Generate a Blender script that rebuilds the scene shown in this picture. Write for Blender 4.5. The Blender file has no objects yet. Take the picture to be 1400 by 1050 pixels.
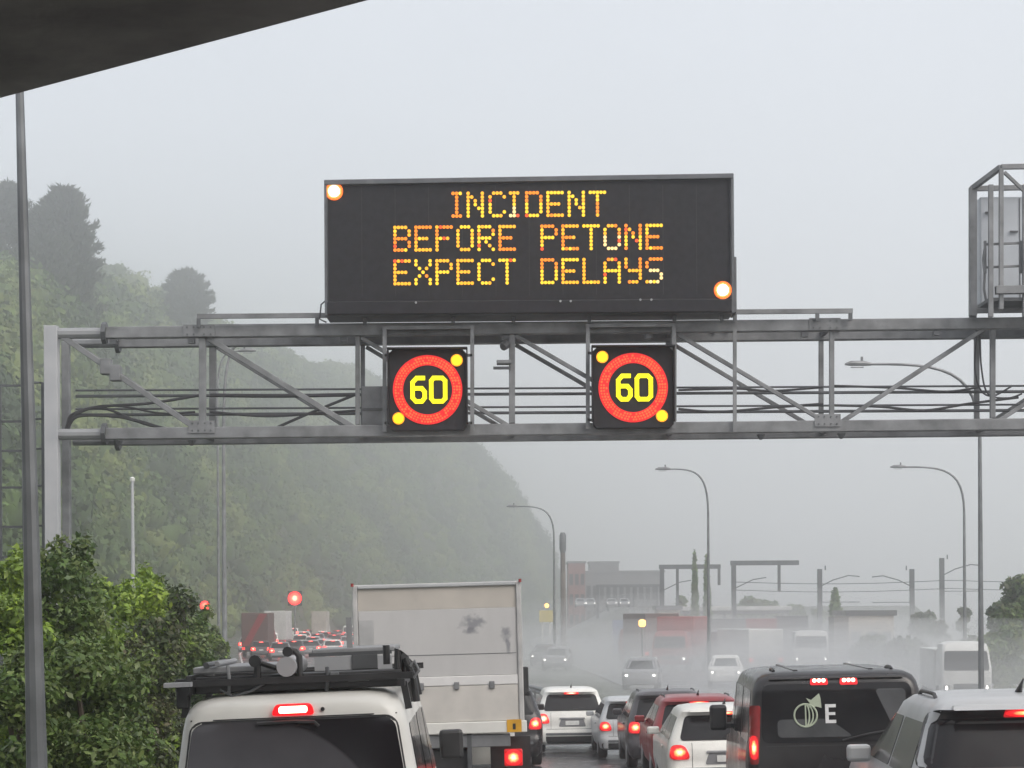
import bpy, bmesh, math, random
import numpy as np
from mathutils import Vector, Matrix
random.seed(7); rng = np.random.default_rng(7)
S = bpy.context.scene; C = S.collection
PI = math.pi; R = math.radians

# ------------------------------------------------------------------ camera
F = 2800.0; ROLL = 0.006; CZ = 3.8          # focal length in 1400-px units, roll, eye height
cam = bpy.data.objects.new('camera', bpy.data.cameras.new('camera')); C.objects.link(cam)
cam.data.sensor_width = 36; cam.data.lens = F / 1400 * 36
cam.data.shift_y = (838 - 525) / 1400; cam.data.clip_end = 6000; cam.data.clip_start = .1
cam.matrix_world = Matrix.Translation((0, 0, CZ)) @ Matrix.Rotation(PI/2, 4, 'X') @ Matrix.Rotation(-ROLL, 4, 'Z')
S.camera = cam

# ------------------------------------------------------------------ world, sun, exposure
w = bpy.data.worlds.new('World'); S.world = w; w.use_nodes = True
nt = w.node_tree; nt.nodes.clear()
sky = nt.nodes.new('ShaderNodeTexSky'); sky.sky_type = 'NISHITA'; sky.sun_disc = False
sky.sun_elevation = R(45); sky.sun_rotation = R(138); sky.air_density = 1; sky.dust_density = 5
b1 = nt.nodes.new('ShaderNodeBackground'); b1.inputs[1].default_value = 0.05
nt.links.new(sky.outputs[0], b1.inputs[0])
b2 = nt.nodes.new('ShaderNodeBackground'); b2.inputs[0].default_value = (.97, .985, 1, 1); b2.inputs[1].default_value = 0.72
ad = nt.nodes.new('ShaderNodeAddShader'); out = nt.nodes.new('ShaderNodeOutputWorld')
wn = nt.nodes.new('ShaderNodeTexNoise'); wn.inputs['Scale'].default_value = 3.5; wn.inputs['Detail'].default_value = 5; wt = nt.nodes.new('ShaderNodeTexCoord'); nt.links.new(wt.outputs['Generated'], wn.inputs[0])
wr = nt.nodes.new('ShaderNodeMapRange'); wr.inputs[1].default_value = .3; wr.inputs[2].default_value = .7; wr.inputs[3].default_value = .65; wr.inputs[4].default_value = .72
nt.links.new(wn.outputs[0], wr.inputs[0]); nt.links.new(wr.outputs[0], b2.inputs[1])
nt.links.new(b1.outputs[0], ad.inputs[0]); nt.links.new(b2.outputs[0], ad.inputs[1]); nt.links.new(ad.outputs[0], out.inputs[0])
sl = bpy.data.lights.new('sun', 'SUN'); sl.energy = 1.3; sl.angle = R(40); sl.color = (1, .97, .93)
sun = bpy.data.objects.new('sun', sl); C.objects.link(sun)
sun.rotation_euler = Vector((-math.sin(R(138))*math.cos(R(45)), -math.cos(R(138))*math.cos(R(45)), -math.sin(R(45)))).to_track_quat('-Z', 'Y').to_euler()
S.view_settings.view_transform = 'Standard'; S.view_settings.look = 'None'
S.view_settings.exposure = 0.16; S.view_settings.gamma = 1; S.view_settings.use_curve_mapping = False
S.cycles.use_denoising = True; S.cycles.volume_bounces = 12; S.cycles.max_bounces = 14
S.cycles.sample_clamp_indirect = 6; S.cycles.diffuse_bounces = 3; S.cycles.glossy_bounces = 3
HAZE = 0.0022

# ------------------------------------------------------------------ helpers
def at(px, py, Y):
    """world point at distance Y that the photograph's 1400x1050 frame shows at px,py"""
    dx, dy = px - 700, py - 838
    return Vector(((dx - ROLL*dy)/F*Y, Y, CZ - (dy + ROLL*dx)/F*Y))

def pmat(name, c1, c2=None, scale=6, rough=.5, rough2=None, metal=0, bump=0, bscale=None, coat=0, detail=5, spec=.5, lo=.35, hi=.65):
    m = bpy.data.materials.new(name); m.use_nodes = True
    n = m.node_tree.nodes; l = m.node_tree.links; b = n['Principled BSDF']
    tc = n.new('ShaderNodeTexCoord'); nz = n.new('ShaderNodeTexNoise')
    nz.inputs['Scale'].default_value = scale; nz.inputs['Detail'].default_value = detail
    l.new(tc.outputs['Object'], nz.inputs['Vector'])
    mr = n.new('ShaderNodeMapRange'); mr.inputs[1].default_value = lo; mr.inputs[2].default_value = hi
    l.new(nz.outputs[0], mr.inputs[0])
    c2 = c2 or tuple(x*.8 for x in c1)
    mx = n.new('ShaderNodeMix'); mx.data_type = 'RGBA'
    mx.inputs[6].default_value = (*c1, 1); mx.inputs[7].default_value = (*c2, 1)
    l.new(mr.outputs[0], mx.inputs[0]); l.new(mx.outputs[2], b.inputs['Base Color'])
    b.inputs['Roughness'].default_value = rough
    if rough2 is not None:
        m2 = n.new('ShaderNodeMapRange'); m2.inputs[1].default_value = lo; m2.inputs[2].default_value = hi
        m2.inputs[3].default_value = rough; m2.inputs[4].default_value = rough2
        l.new(nz.outputs[0], m2.inputs[0]); l.new(m2.outputs[0], b.inputs['Roughness'])
    b.inputs['Metallic'].default_value = metal; b.inputs['Coat Weight'].default_value = coat
    b.inputs['Coat Roughness'].default_value = .08; b.inputs['Specular IOR Level'].default_value = spec
    if bump:
        n2 = n.new('ShaderNodeTexNoise'); n2.inputs['Scale'].default_value = bscale or scale*4; n2.inputs['Detail'].default_value = 4
        l.new(tc.outputs['Object'], n2.inputs['Vector'])
        bp = n.new('ShaderNodeBump'); bp.inputs['Strength'].default_value = bump; bp.inputs['Distance'].default_value = .02
        l.new(n2.outputs[0], bp.inputs['Height']); l.new(bp.outputs[0], b.inputs['Normal'])
    return m

def emat(name, c, s):
    m = bpy.data.materials.new(name); m.use_nodes = True
    b = m.node_tree.nodes['Principled BSDF']; b.inputs['Base Color'].default_value = (c[0]*.4, c[1]*.4, c[2]*.4, 1)
    b.inputs['Roughness'].default_value = .3
    b.inputs['Emission Color'].default_value = (*c, 1); b.inputs['Emission Strength'].default_value = s
    return m

def leafmat(name, rough=.5, trans=.25):
    m = bpy.data.materials.new(name); m.use_nodes = True
    n = m.node_tree.nodes; l = m.node_tree.links; b = n['Principled BSDF']
    a = n.new('ShaderNodeAttribute'); a.attribute_name = 'tone'
    b.inputs['Roughness'].default_value = rough; b.inputs['Specular IOR Level'].default_value = .35
    l.new(a.outputs['Color'], b.inputs['Base Color'])
    t = n.new('ShaderNodeBsdfTranslucent'); l.new(a.outputs['Color'], t.inputs[0])
    mx = n.new('ShaderNodeMixShader'); mx.inputs[0].default_value = trans
    l.new(b.outputs[0], mx.inputs[1]); l.new(t.outputs[0], mx.inputs[2]); l.new(mx.outputs[0], n['Material Output'].inputs[0])
    return m

def tag(o, label=None, cat=None, group=None, kind=None):
    if label: o['label'] = label
    if cat: o['category'] = cat
    if group: o['group'] = group
    if kind: o['kind'] = kind
    return o

def thing(name, label, cat, loc=(0, 0, 0), rz=0, group=None, ry=0, rx=0):
    o = bpy.data.objects.new(name, None); C.objects.link(o); o.empty_display_size = .2
    o.location = loc; o.rotation_euler = (rx, ry, rz)
    return tag(o, label, cat, group)

class MB:
    def __init__(s): s.v = []; s.f = []; s.m = []; s.k = 0
    def add(s, vs, fs):
        o = len(s.v); s.v += [tuple(p) for p in vs]
        for f in fs: s.f.append([i+o for i in f]); s.m.append(s.k)
        return s
    def box(s, x0, x1, y0, y1, z0, z1):
        vs = [(x, y, z) for z in (z0, z1) for y in (y0, y1) for x in (x0, x1)]
        return s.add(vs, [(0,2,3,1),(4,5,7,6),(0,1,5,4),(2,6,7,3),(0,4,6,2),(1,3,7,5)])
    def bar(s, p, q, w, h=None, up=(0, 0, 1)):
        h = h or w; p = Vector(p); q = Vector(q); d = (q-p).normalized(); u = Vector(up)
        if abs(d.dot(u)) > .98: u = Vector((0, 1, 0))
        a = d.cross(u).normalized()*w/2; b = a.cross(d).normalized()*h/2
        vs = [e+i*a+j*b for e in (p, q) for i, j in ((-1,-1),(1,-1),(1,1),(-1,1))]
        return s.add(vs, [(3,2,1,0),(4,5,6,7),(0,1,5,4),(1,2,6,5),(2,3,7,6),(3,0,4,7)])
    def tube(s, pts, r, n=8, cap=True):
        pts = [Vector(p) for p in pts]; m = len(pts); rr = r if isinstance(r, (list, tuple)) else [r]*m
        vs = []; ref = None
        for i, p in enumerate(pts):
            d = (pts[min(i+1, m-1)] - pts[max(i-1, 0)]).normalized()
            if ref is None: ref = Vector((0, 0, 1)) if abs(d.z) < .9 else Vector((1, 0, 0))
            a = (ref - d*ref.dot(d)).normalized(); b = d.cross(a); ref = a
            vs += [p + rr[i]*(math.cos(2*PI*k/n)*a + math.sin(2*PI*k/n)*b) for k in range(n)]
        fs = [(i*n+k, i*n+(k+1) % n, (i+1)*n+(k+1) % n, (i+1)*n+k) for i in range(m-1) for k in range(n)]
        if cap: fs += [tuple(range(n))[::-1], tuple((m-1)*n+k for k in range(n))]
        return s.add(vs, fs)
    def prism(s, poly, y0, y1):                # polygon in x,z, extruded along y
        n = len(poly)
        vs = [(x, y0, z) for x, z in poly] + [(x, y1, z) for x, z in poly]
        return s.add(vs, [tuple(range(n)), tuple(range(2*n-1, n-1, -1))] + [(i+n, (i+1) % n+n, (i+1) % n, i) for i in range(n)])
    def disc(s, x, z, y, r, n=14, t=.02, r2=None):
        return s.prism([(x+r*math.cos(2*PI*k/n), z+r*math.sin(2*PI*k/n)) for k in range(n)], y-t, y)
    def build(s, name, mats, parent=None, smooth=False, bevel=0, ang=35):
        me = bpy.data.meshes.new(name); me.from_pydata(s.v, [], s.f)
        if not isinstance(mats, (list, tuple)): mats = [mats]
        for m in mats: me.materials.append(m)
        if len(mats) > 1: me.polygons.foreach_set('material_index', s.m)
        if smooth:
            me.polygons.foreach_set('use_smooth', [True]*len(me.polygons)); me.set_sharp_from_angle(angle=R(ang))
        o = bpy.data.objects.new(name, me); C.objects.link(o); o.parent = parent
        if bevel:
            bm = o.modifiers.new('bevel', 'BEVEL'); bm.width = bevel; bm.segments = 2; bm.limit_method = 'ANGLE'
        return o

def npmesh(name, V, Fc, mats, parent=None, tone=None, smooth=False):
    V = np.asarray(V, np.float32); Fc = np.asarray(Fc, np.int32); k = Fc.shape[1]
    me = bpy.data.meshes.new(name)
    me.vertices.add(len(V)); me.vertices.foreach_set('co', V.ravel())
    me.loops.add(Fc.size); me.loops.foreach_set('vertex_index', Fc.ravel())
    me.polygons.add(len(Fc)); me.polygons.foreach_set('loop_start', np.arange(0, Fc.size, k, dtype=np.int32))
    if smooth: me.polygons.foreach_set('use_smooth', np.ones(len(Fc), bool))
    me.update(calc_edges=True)
    if tone is not None:
        a = me.color_attributes.new('tone', 'FLOAT_COLOR', 'POINT')
        t = np.concatenate([np.asarray(tone, np.float32), np.ones((len(V), 1), np.float32)], 1); a.data.foreach_set('color', t.ravel())
    me.materials.append(mats)
    o = bpy.data.objects.new(name, me); C.objects.link(o); o.parent = parent
    return o

def link_copy(src, parent=None, loc=None):
    o = src.copy(); C.objects.link(o); o.parent = parent
    if loc is not None: o.location = loc
    return o

# road alignment (x of the right lane's centre), vertical profile and crossfall
_ry = [-60, 10, 16, 21, 30, 45, 54, 80, 120, 200, 300, 400, 500, 600, 700, 900]
_rx = [5.5, 4.0, 3.65, 3.3, 2.8, 2.2, 1.6, -1.0, -6, -17, -27, -27, -18, -4, 14, 60]
_zy = [-80, 10, 14, 21, 29, 45, 54, 66, 3000]; _zz = [1.6, 1.46, 1.40, 1.18, .90, .31, .04, 0, 0]
_ys = np.arange(-60, 900, 1.0); _k = np.ones(9)/9
_rs = np.convolve(np.pad(np.interp(_ys, _ry, _rx), 4, 'edge'), _k, 'valid'); _zs = np.convolve(np.pad(np.interp(_ys, _zy, _zz), 4, 'edge'), _k, 'valid')
def rl(y): return float(np.interp(y, _ys, _rs))
def oc(y): return float(np.interp(y, [-60, 30, 60, 112, 134, 200, 300, 500, 900], [13, 11, 11.2, 12.5, 15.5, 24, 42, 95, 200]))
def gz(y): return float(np.interp(y, _ys, _zs))
def rz(x, y): return gz(y) + .018*(min(max(x, -8), 9)-1)*max(0, min(1, (70-y)/40))

# ------------------------------------------------------------------ materials
M = {}
M['asphalt'] = pmat('wet_asphalt', (.045, .046, .05), (.065, .065, .068), .6, .12, .32, bump=.25, bscale=60)
M['ground'] = pmat('damp_gravel_ground', (.10, .10, .085), (.06, .075, .045), .15, .35, .8, bump=.4, bscale=3)
M['line'] = pmat('road_paint', (.75, .75, .73), (.5, .5, .49), 3, .3)
M['conc'] = pmat('concrete', (.30, .29, .28), (.22, .215, .21), 1.2, .8, bump=.2)
M['soffit'] = pmat('soffit_concrete', (.46, .43, .41), (.24, .225, .22), .9, .85, bump=.4, bscale=6, detail=9)
M['galv'] = pmat('galvanised_steel', (.27, .275, .285), (.16, .165, .17), 3.5, .45, .7, metal=.3, bump=.1, detail=9, lo=.3, hi=.7)
M['galv_pale'] = pmat('pale_galvanised_steel', (.46, .465, .48), (.38, .39, .41), 2, .5, metal=.1)
M['galv_mid'] = pmat('clean_galvanised_steel', (.33, .335, .345), (.27, .275, .285), 2, .5, metal=.2)
M['galv_dark'] = pmat('weathered_steel', (.13, .135, .145), (.09, .095, .10), 3, .5, metal=.3)
M['pole'] = pmat('pole_steel', (.22, .23, .24), (.12, .125, .13), 1.3, .35, .5, metal=.5)
M['cable'] = pmat('cable_rubber', (.05, .05, .055), None, 8, .5)
M['sign'] = pmat('sign_face', (.026, .026, .030), (.036, .036, .042), 9, .6, .75, spec=.15)
M['sign_edge'] = pmat('sign_casing', (.14, .145, .155), (.10, .105, .115), 4, .4, metal=.3)
M['cab'] = pmat('cabinet_paint', (.55, .58, .62), (.47, .50, .54), 1.5, .45)
for nm, c, s in (('led_y', (1, .62, .03), 1.15), ('led_o', (1, .27, .015), 1.1), ('led_r', (1, .10, .02), 1.0), ('led_w', (1, .72, .30), 1.15), ('led_a', (1, .45, .02), 1.15),
                 ('flash', (1, .93, .70), 4), ('flash_rim', (1, .33, .03), .75), ('ylamp', (1, .86, 0), 1.3), ('ring', (1, .010, .016), .65), ('ring_dot', (1, .13, .03), 1.15),
                 ('digit', (1, .90, .0), 1.2), ('tail', (1, .012, .02), .9), ('tail_hot', (1, .30, .10), 3.5), ('tail_amber', (1, .40, .08), 2.5), ('head', (1, .95, .88), 6), ('beacon', (1, .50, .12), 4), ('brake_hot', (1, .62, .45), 5), ('far_red', (1, .05, .04), 1.6), ('far_core', (1, .42, .25), 3)):
    M[nm] = emat(nm, c, s)
def glow(name, stops, strength, sx=1.0):
    m = bpy.data.materials.new(name); m.use_nodes = True; n = m.node_tree.nodes; l = m.node_tree.links; b = n['Principled BSDF']
    tc = n.new('ShaderNodeTexCoord'); mp = n.new('ShaderNodeMapping'); mp.inputs[1].default_value = (-.5*sx, 0, -.5); mp.inputs[3].default_value = (sx, 0, 1); l.new(tc.outputs['Generated'], mp.inputs[0])
    ln = n.new('ShaderNodeVectorMath'); ln.operation = 'LENGTH'; l.new(mp.outputs[0], ln.inputs[0]); nz = n.new('ShaderNodeTexNoise'); nz.inputs['Scale'].default_value = 7; l.new(tc.outputs['Generated'], nz.inputs[0])
    a = n.new('ShaderNodeMath'); a.operation = 'MULTIPLY_ADD'; a.inputs[1].default_value = .18; l.new(nz.outputs[0], a.inputs[0]); l.new(ln.outputs['Value'], a.inputs[2])
    r = n.new('ShaderNodeValToRGB'); r.color_ramp.interpolation = 'EASE'; e = r.color_ramp.elements
    while len(e) < len(stops): e.new(.5)
    for i, (p, c) in enumerate(stops): e[i].position = p; e[i].color = (*c, 1)
    l.new(a.outputs[0], r.inputs[0]); l.new(r.outputs[0], b.inputs['Emission Color']); b.inputs['Emission Strength'].default_value = strength; b.inputs['Base Color'].default_value = (.25, .01, .01, 1); b.inputs['Roughness'].default_value = .15
    return m
M['tail_glow'] = glow('lit_tail_lamp', [(.17, (1, .78, .42)), (.29, (1, .30, .10)), (.42, (.75, .012, .015)), (.62, (.20, .004, .006))], 2.2)
M['far_glow'] = glow('lit_far_tail_lamp', [(.15, (1, .40, .25)), (.35, (1, .06, .04)), (.6, (.6, .01, .01))], 5)
M['flash_glow'] = glow('flashing_lamp_and_halo', [(.30, (1, .95, .75)), (.42, (1, .62, .20)), (.50, (1, .24, .02)), (.62, (.8, .10, .0))], 1.5)  # outer orange stops paint the halo around the lamp core
M['ylamp_glow'] = glow('yellow_warning_lamp', [(.36, (1, .88, .0)), (.47, (1, .72, 0)), (.54, (.9, .40, 0)), (.62, (.5, .15, 0))], 1.3)
M['hot_glow'] = glow('lit_brake_lamp', [(.18, (1, .85, .70)), (.32, (1, .45, .25)), (.45, (1, .03, .03)), (.62, (.4, .006, .008))], 1.9)
M['glass'] = pmat('tinted_glass', (.010, .010, .012), (.018, .018, .02), 2, .08, .15, spec=.28)
M['rubber'] = pmat('tyre_rubber', (.02, .02, .02), (.035, .034, .033), 6, .7)
M['black'] = pmat('black_plastic', (.022, .022, .024), (.035, .035, .037), 7, .45)
M['rim'] = pmat('wheel_alloy', (.35, .35, .36), None, 9, .35, metal=.7)
M['plate'] = pmat('number_plate', (.72, .72, .70), (.6, .6, .58), 7, .4)
M['lens_off'] = pmat('lamp_lens', (.30, .02, .02), (.22, .015, .015), 8, .15)
def paint(name, c, d=.85, rough=.3): return pmat(name, c, tuple(x*d for x in c), 1.6, rough, rough+.15, coat=.25, detail=7)
M['white'] = paint('white_paint', (.80, .79, .745)); M['silver'] = paint('silver_paint', (.48, .49, .50)); M['black_paint'] = paint('black_paint', (.018, .016, .018), .7, .25)
M['red'] = paint('dark_red_paint', (.28, .02, .025)); M['grey'] = paint('grey_paint', (.22, .22, .23)); M['charcoal'] = paint('charcoal_paint', (.055, .05, .055)); M['blue'] = paint('blue_paint', (.10, .15, .30))
M['leaf'] = leafmat('shrub_leaf', .32); M['needle'] = leafmat('pine_needle', .7, .1); M['bark'] = pmat('bark', (.10, .075, .055), (.06, .045, .035), 5, .9, bump=.5)
M['canopy'] = leafmat('hill_canopy', .7, .1)

# ------------------------------------------------------------------ ground and roads
def sheet(name, ys, fl, fr, dz, mat, nx=6, zf=None, kind='structure'):
    b = MB(); zf = zf or rz
    for i, y in enumerate(ys):
        for k in range(nx+1):
            x = fl(y) + (fr(y)-fl(y))*k/nx; b.v.append((x, y, zf(x, y)+dz))
    n = nx+1
    for i in range(len(ys)-1):
        for k in range(nx): b.f.append([i*n+k, i*n+k+1, (i+1)*n+k+1, (i+1)*n+k]); b.m.append(0)
    o = b.build(name, mat, None, smooth=True)
    if kind: o['kind'] = kind
    return o
ys1 = [-55+i*2 for i in range(70)] + [85+i*12 for i in range(60)]
sheet('ground', [-58+i*3 for i in range(50)]+[95+i*20 for i in range(51)], lambda y: -460, lambda y: 460, -.06, M['ground'], 92)
sheet('motorway', ys1, lambda y: rl(y)-8.3-max(0, min(4, (y-60)*.05)), lambda y: rl(y)+2.5, 0, M['asphalt'], 6)
sheet('oncoming_road', ys1, lambda y: rl(y)+3.3 if y < 40 else min(rl(y)+3.3+(y-40)*.1, oc(y)-4.5), lambda y: oc(y)+6, 0, M['asphalt'], 8)
def marking(name, off, y0, y1, wdt=.15, rf=rl):
    n = max(2, int((y1-y0)/3)+1); yy = [y0+(y1-y0)*i/(n-1) for i in range(n)]
    return sheet(name, yy, lambda y: rf(y)+off(y)-wdt/2, lambda y: rf(y)+off(y)+wdt/2, .005, M['line'], 1)
marking('edge_line', lambda y: -5.6-max(0, min(4, (y-60)*.05)), -40, 420)
marking('edge_line', lambda y: 1.95, -40, 420)
for i in range(26):
    marking('lane_dash', lambda y: -1.8, -6+i*10, -3+i*10, .12)
for i in range(20):
    marking('lane_dash', lambda y: 1.0, 40+i*10, 43+i*10, .12, oc)

# ------------------------------------------------------------------ guard rails
def guardrail(label, xf, y0, y1, step=2.5, h=.72, face=1):
    t = thing('guardrail', label, 'guardrail', (xf(y0), y0, rz(xf(y0), y0)))
    o = Vector(t.location); ys = [y0+i*step for i in range(int((y1-y0)/step)+1)]
    P = [Vector((xf(y), y, rz(xf(y), y)))-o for y in ys]
    prof = [(0, h-.31), (.07*face, h-.26), (.07*face, h-.21), (0, h-.165), (0, h-.145), (.07*face, h-.10), (.07*face, h-.05), (0, h)]
    b = MB(); n = len(prof)
    for p in P: b.v += [(p.x+a, p.y, p.z+z) for a, z in prof]
    for i in range(len(P)-1):
        for k in range(n-1): b.f.append([i*n+k, i*n+k+1, (i+1)*n+k+1, (i+1)*n+k]); b.m.append(0)
    ob = b.build('beam', M['galv'], t); sm = ob.modifiers.new('thick', 'SOLIDIFY'); sm.thickness = .012
    pb = MB().box(-.05-.08*face, .05-.08*face, -.06, .06, -.3, h-.03); first = None
    for p in P[:60]:
        if first is None: first = pb.build('post', M['galv_dark'], t); first.location = p
        else: link_copy(first, t, p)
    return t
guardrail('steel beam guardrail running past the green shrubs on the left shoulder', lambda y: rl(y)-7.75-max(0, min(4, (y-60)*.05)), 7, 157)
guardrail('grey steel median guardrail behind the queue of cars', lambda y: rl(y)+2.75, 12, 162, face=-1)

# ------------------------------------------------------------------ overpass above the camera
def overpass():
    E1 = Vector((-3.27, 13.07, 7.1)); E2 = Vector((-.776, 11.03, 7.1)); d = (E2-E1).normalized(); nrm = Vector((-d.y, d.x, 0))
    if nrm.y > 0: nrm = -nrm
    t = thing('overpass', 'dark concrete flyover soffit overhead, its straight edge cutting across the sky', 'bridge', (E1.x, E1.y, gz(13)))
    o = Vector(t.location); a = E1 - d*16 - o; c = E2 + d*22 - o
    Z = Vector((0, 0, 1))
    def slab(b, p, q, n0, n1, z0, z1):
        vs = [e+nrm*s+Z*z for z in (z0, z1) for s in (n0, n1) for e in (p, q)]
        b.add(vs, [(0,2,3,1),(4,5,7,6),(0,1,5,4),(2,6,7,3),(0,4,6,2),(1,3,7,5)])
    b = MB(); slab(b, a, c, 0, 11, 0, .45); b.build('deck', M['soffit'], t)
    for s in (2.2, 5.2, 8.2):
        b = MB(); slab(b, a, c, s, s+1.1, -.012, -.002); b.build('girder', M['soffit'], t)
    for s in (.02, 10.6):
        b = MB(); slab(b, a, c, s, s+.35, .452, 1.3); b.build('parapet', M['conc'], t)
    for p in (a + d*4 + nrm*5, c - d*4 + nrm*5):
        b = MB(); b.tube([(p.x, p.y, -.6), (p.x, p.y, p.z+.0)], .6, 16); b.build('pier', M['conc'], t, smooth=True)
overpass()

# ------------------------------------------------------------------ sign gantry
GY = 31.5; GD = 1.08
FONT = {'I': '111 010 010 010 010 010 111', 'N': '10001 11001 10101 10101 10011 10001 10001', 'C': '01110 10001 10000 10000 10000 10001 01110',
 'D': '11110 10001 10001 10001 10001 10001 11110', 'E': '11111 10000 10000 11110 10000 10000 11111', 'T': '11111 00100 00100 00100 00100 00100 00100',
 'B': '11110 10001 10001 11110 10001 10001 11110', 'F': '11111 10000 10000 11110 10000 10000 10000', 'O': '01110 10001 10001 10001 10001 10001 01110',
 'R': '11110 10001 10001 11110 10100 10010 10001', 'P': '11110 10001 10001 11110 10000 10000 10000', 'X': '10001 10001 01010 00100 01010 10001 10001',
 'L': '10000 10000 10000 10000 10000 10000 11111', 'A': '01110 10001 10001 11111 10001 10001 10001', 'Y': '10001 10001 10001 01111 00001 00001 01110',
 'S': '01111 10000 10000 01110 00001 00001 11110'}
def gantry():
    base = at(73, 838, GY); base.z = rz(base.x, GY)-.1
    t = thing('sign_gantry', 'grey galvanised steel lattice gantry spanning the motorway', 'gantry', base)
    def g(px, py, dep=0):                       # gantry-local point on the plane dep behind the front truss
        p = at(px, py, GY); p.y += dep; return p - base
    px1 = 1750
    def yt(x): return 450 - (x-90)*.0105        # centre lines of the chords
    def yb(x): return 588 - (x-90)*.0105
    st = .22
    for dep, mt in ((0, 'galv'), (GD, 'galv')):
        for fy in (yt, yb):
            b = MB(); b.bar(g(142, fy(142)+6, dep), g(px1, fy(px1)+6, dep), .175, .175)
            b.build('chord', M[mt], t, bevel=.012)
            b = MB(); b.tube([g(80, fy(90)+6, dep), g(143, fy(143)+6, dep)], .085, 10); b.build('chord_end', M['galv_mid' if dep == 0 else 'galv'], t, smooth=True)
            b = MB(); b.tube([g(140, fy(142)+6, dep), g(146, fy(142)+6, dep)], .17, 8); b.build('flange', M['galv_dark'], t)
    X = [277, 489, 700, 921, 1137, 1357, 1570]; W = [.105, .07, .095, .085, .075, .08, .08]
    for x, wd in zip(X, W):
        for dep in (0, GD):
            b = MB(); b.bar(g(x, yt(x)+14, dep), g(x, yb(x)-3, dep), wd, wd); b.build('upright', M['galv'], t, bevel=.008)
        b = MB(); b.bar(g(x, yt(x)+6, .1), g(x, yt(x)+6, GD-.1), .07); b.build('cross_strut', M['galv_dark'], t)
        b = MB(); b.bar(g(x, yb(x)+6, .1), g(x, yb(x)+6, GD-.1), .07); b.build('cross_strut', M['galv_dark'], t)
    dg = [((85, 460), (268, 586)), ((284, 462), (484, 585)), ((494, 462), (695, 582)), ((705, 459), (914, 580)), ((926, 457), (1128, 577)), ((1345, 450), (1148, 579)), ((1366, 575), (1560, 450))]
    for i, (a, c) in enumerate(dg):
        for dep in (0, GD):
            b = MB(); b.bar(g(*a, dep), g(*c, dep), .085 if i < 2 else .062); b.build('diagonal', M['galv'], t, bevel=.008)
    a, c = dg[0]; p = g(*a); q = g(*c)
    for f in (.33, .40):
        m = p.lerp(q, f); b = MB(); b.box(m.x-.08, m.x+.08, m.y-.1, m.y+.1, m.z-.12, m.z+.12); b.build('clamp', M['galv'], t, bevel=.01)
    for x in (155, 262, 470, 690, 886, 1100, 1280):
        p = g(x, yt(x)+17); b = MB(); b.box(p.x-.05, p.x+.05, p.y-.06, p.y+.06, p.z-.05, p.z+.015); b.build('bolt_block', M['galv_dark'], t)
    for x in (162, 262, 1040, 1150):
        p = g(x, yb(x)+16); b = MB(); b.tube([p, p-Vector((0, 0, .08))], [.07, .02], 6); b.build('drain_nipple', M['galv_dark'], t)
    for x in (1130, 277):   # splice plates
        p = g(x, yt(x)+6, -.1); b = MB(); b.box(p.x-.28, p.x+.2, p.y-.012, p.y+.008, p.z-.08, p.z+.10); spl = b.build('splice_plate', M['galv'], t)
        for bx_ in (-.22, -.12, .04, .14):
            for bz_ in (-.05, .06): b = MB(); b.disc(p.x+bx_, p.z+bz_, p.y-.0125, .014, 6, .014); b.build('bolt', M['galv_dark'], spl)
        p = g(x, yb(x)-2, -.1); b = MB(); b.box(p.x-.2, p.x+.2, p.y-.012, p.y+.008, p.z-.10, p.z+.09); gp = b.build('gusset_plate', M['galv'], t)
        for bx_ in (-.14, -.05, .05, .14):
            for bz_ in (-.06, .05): b = MB(); b.disc(p.x+bx_, p.z+bz_, p.y-.0125, .014, 6, .014); b.build('bolt', M['galv_dark'], gp)
    # service rails along the truss and sagging cables
    for y in (527, 535, 553, 561):
        b = MB(); b.tube([g(94, y+2, .5), g(px1, y-6, .5)], .016 if y in (527, 553) else .024, 6); b.build('cable_rail', M['galv_dark'], t)
    def cable(pts, r=.016):
        P = [g(x, y, .35) for x, y in pts]; Q = []
        for i in range(len(P)-1):
            p0 = P[max(i-1, 0)]; p1 = P[i]; p2 = P[i+1]; p3 = P[min(i+2, len(P)-1)]
            for k in range(6):
                u = k/6; Q.append(.5*((2*p1)+(p2-p0)*u+(2*p0-5*p1+4*p2-p3)*u*u+(3*p1-p0-3*p2+p3)*u**3))
        Q.append(P[-1]); b = MB(); b.tube(Q, r, 6); b.build('cable', M['cable'], t, smooth=True)
    cable([(84, 590), (86, 575), (105, 558), (140, 552), (200, 548), (275, 536)], .022); cable([(84, 580), (92, 563), (130, 552), (165, 553), (215, 562), (262, 560)])
    cable([(85, 585), (100, 566), (150, 566), (180, 572), (215, 582), (245, 588)], .026); cable([(86, 570), (115, 556), (140, 556), (190, 576), (235, 586)], .02)
    cable([(283, 537), (380, 538), (489, 536)], .03); cable([(283, 560), (360, 566), (430, 562), (489, 558)], .02); cable([(365, 586), (420, 562), (489, 534)], .022)
    cable([(930, 530), (1010, 528), (1060, 531), (1130, 526)], .018); cable([(930, 556), (985, 560), (1060, 554), (1130, 549)], .02)
    cable([(1145, 524), (1230, 527), (1300, 532), (1345, 526)], .018); cable([(1145, 551), (1210, 553), (1270, 558), (1330, 549), (1400, 540)], .02)
    cable([(1342, 455), (1340, 500), (1348, 530), (1365, 538), (1390, 525)], .014); cable([(1347, 455), (1349, 500), (1358, 535), (1385, 541), (1405, 535)], .014)
    # end posts
    gz_ = -base.z + rz(base.x, GY)
    top = g(73, 446)
    b = MB(); b.box(-.105, .105, -.1, .1, -.3, top.z); b.build('post', M['galv_pale'], t, bevel=.012)
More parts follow.
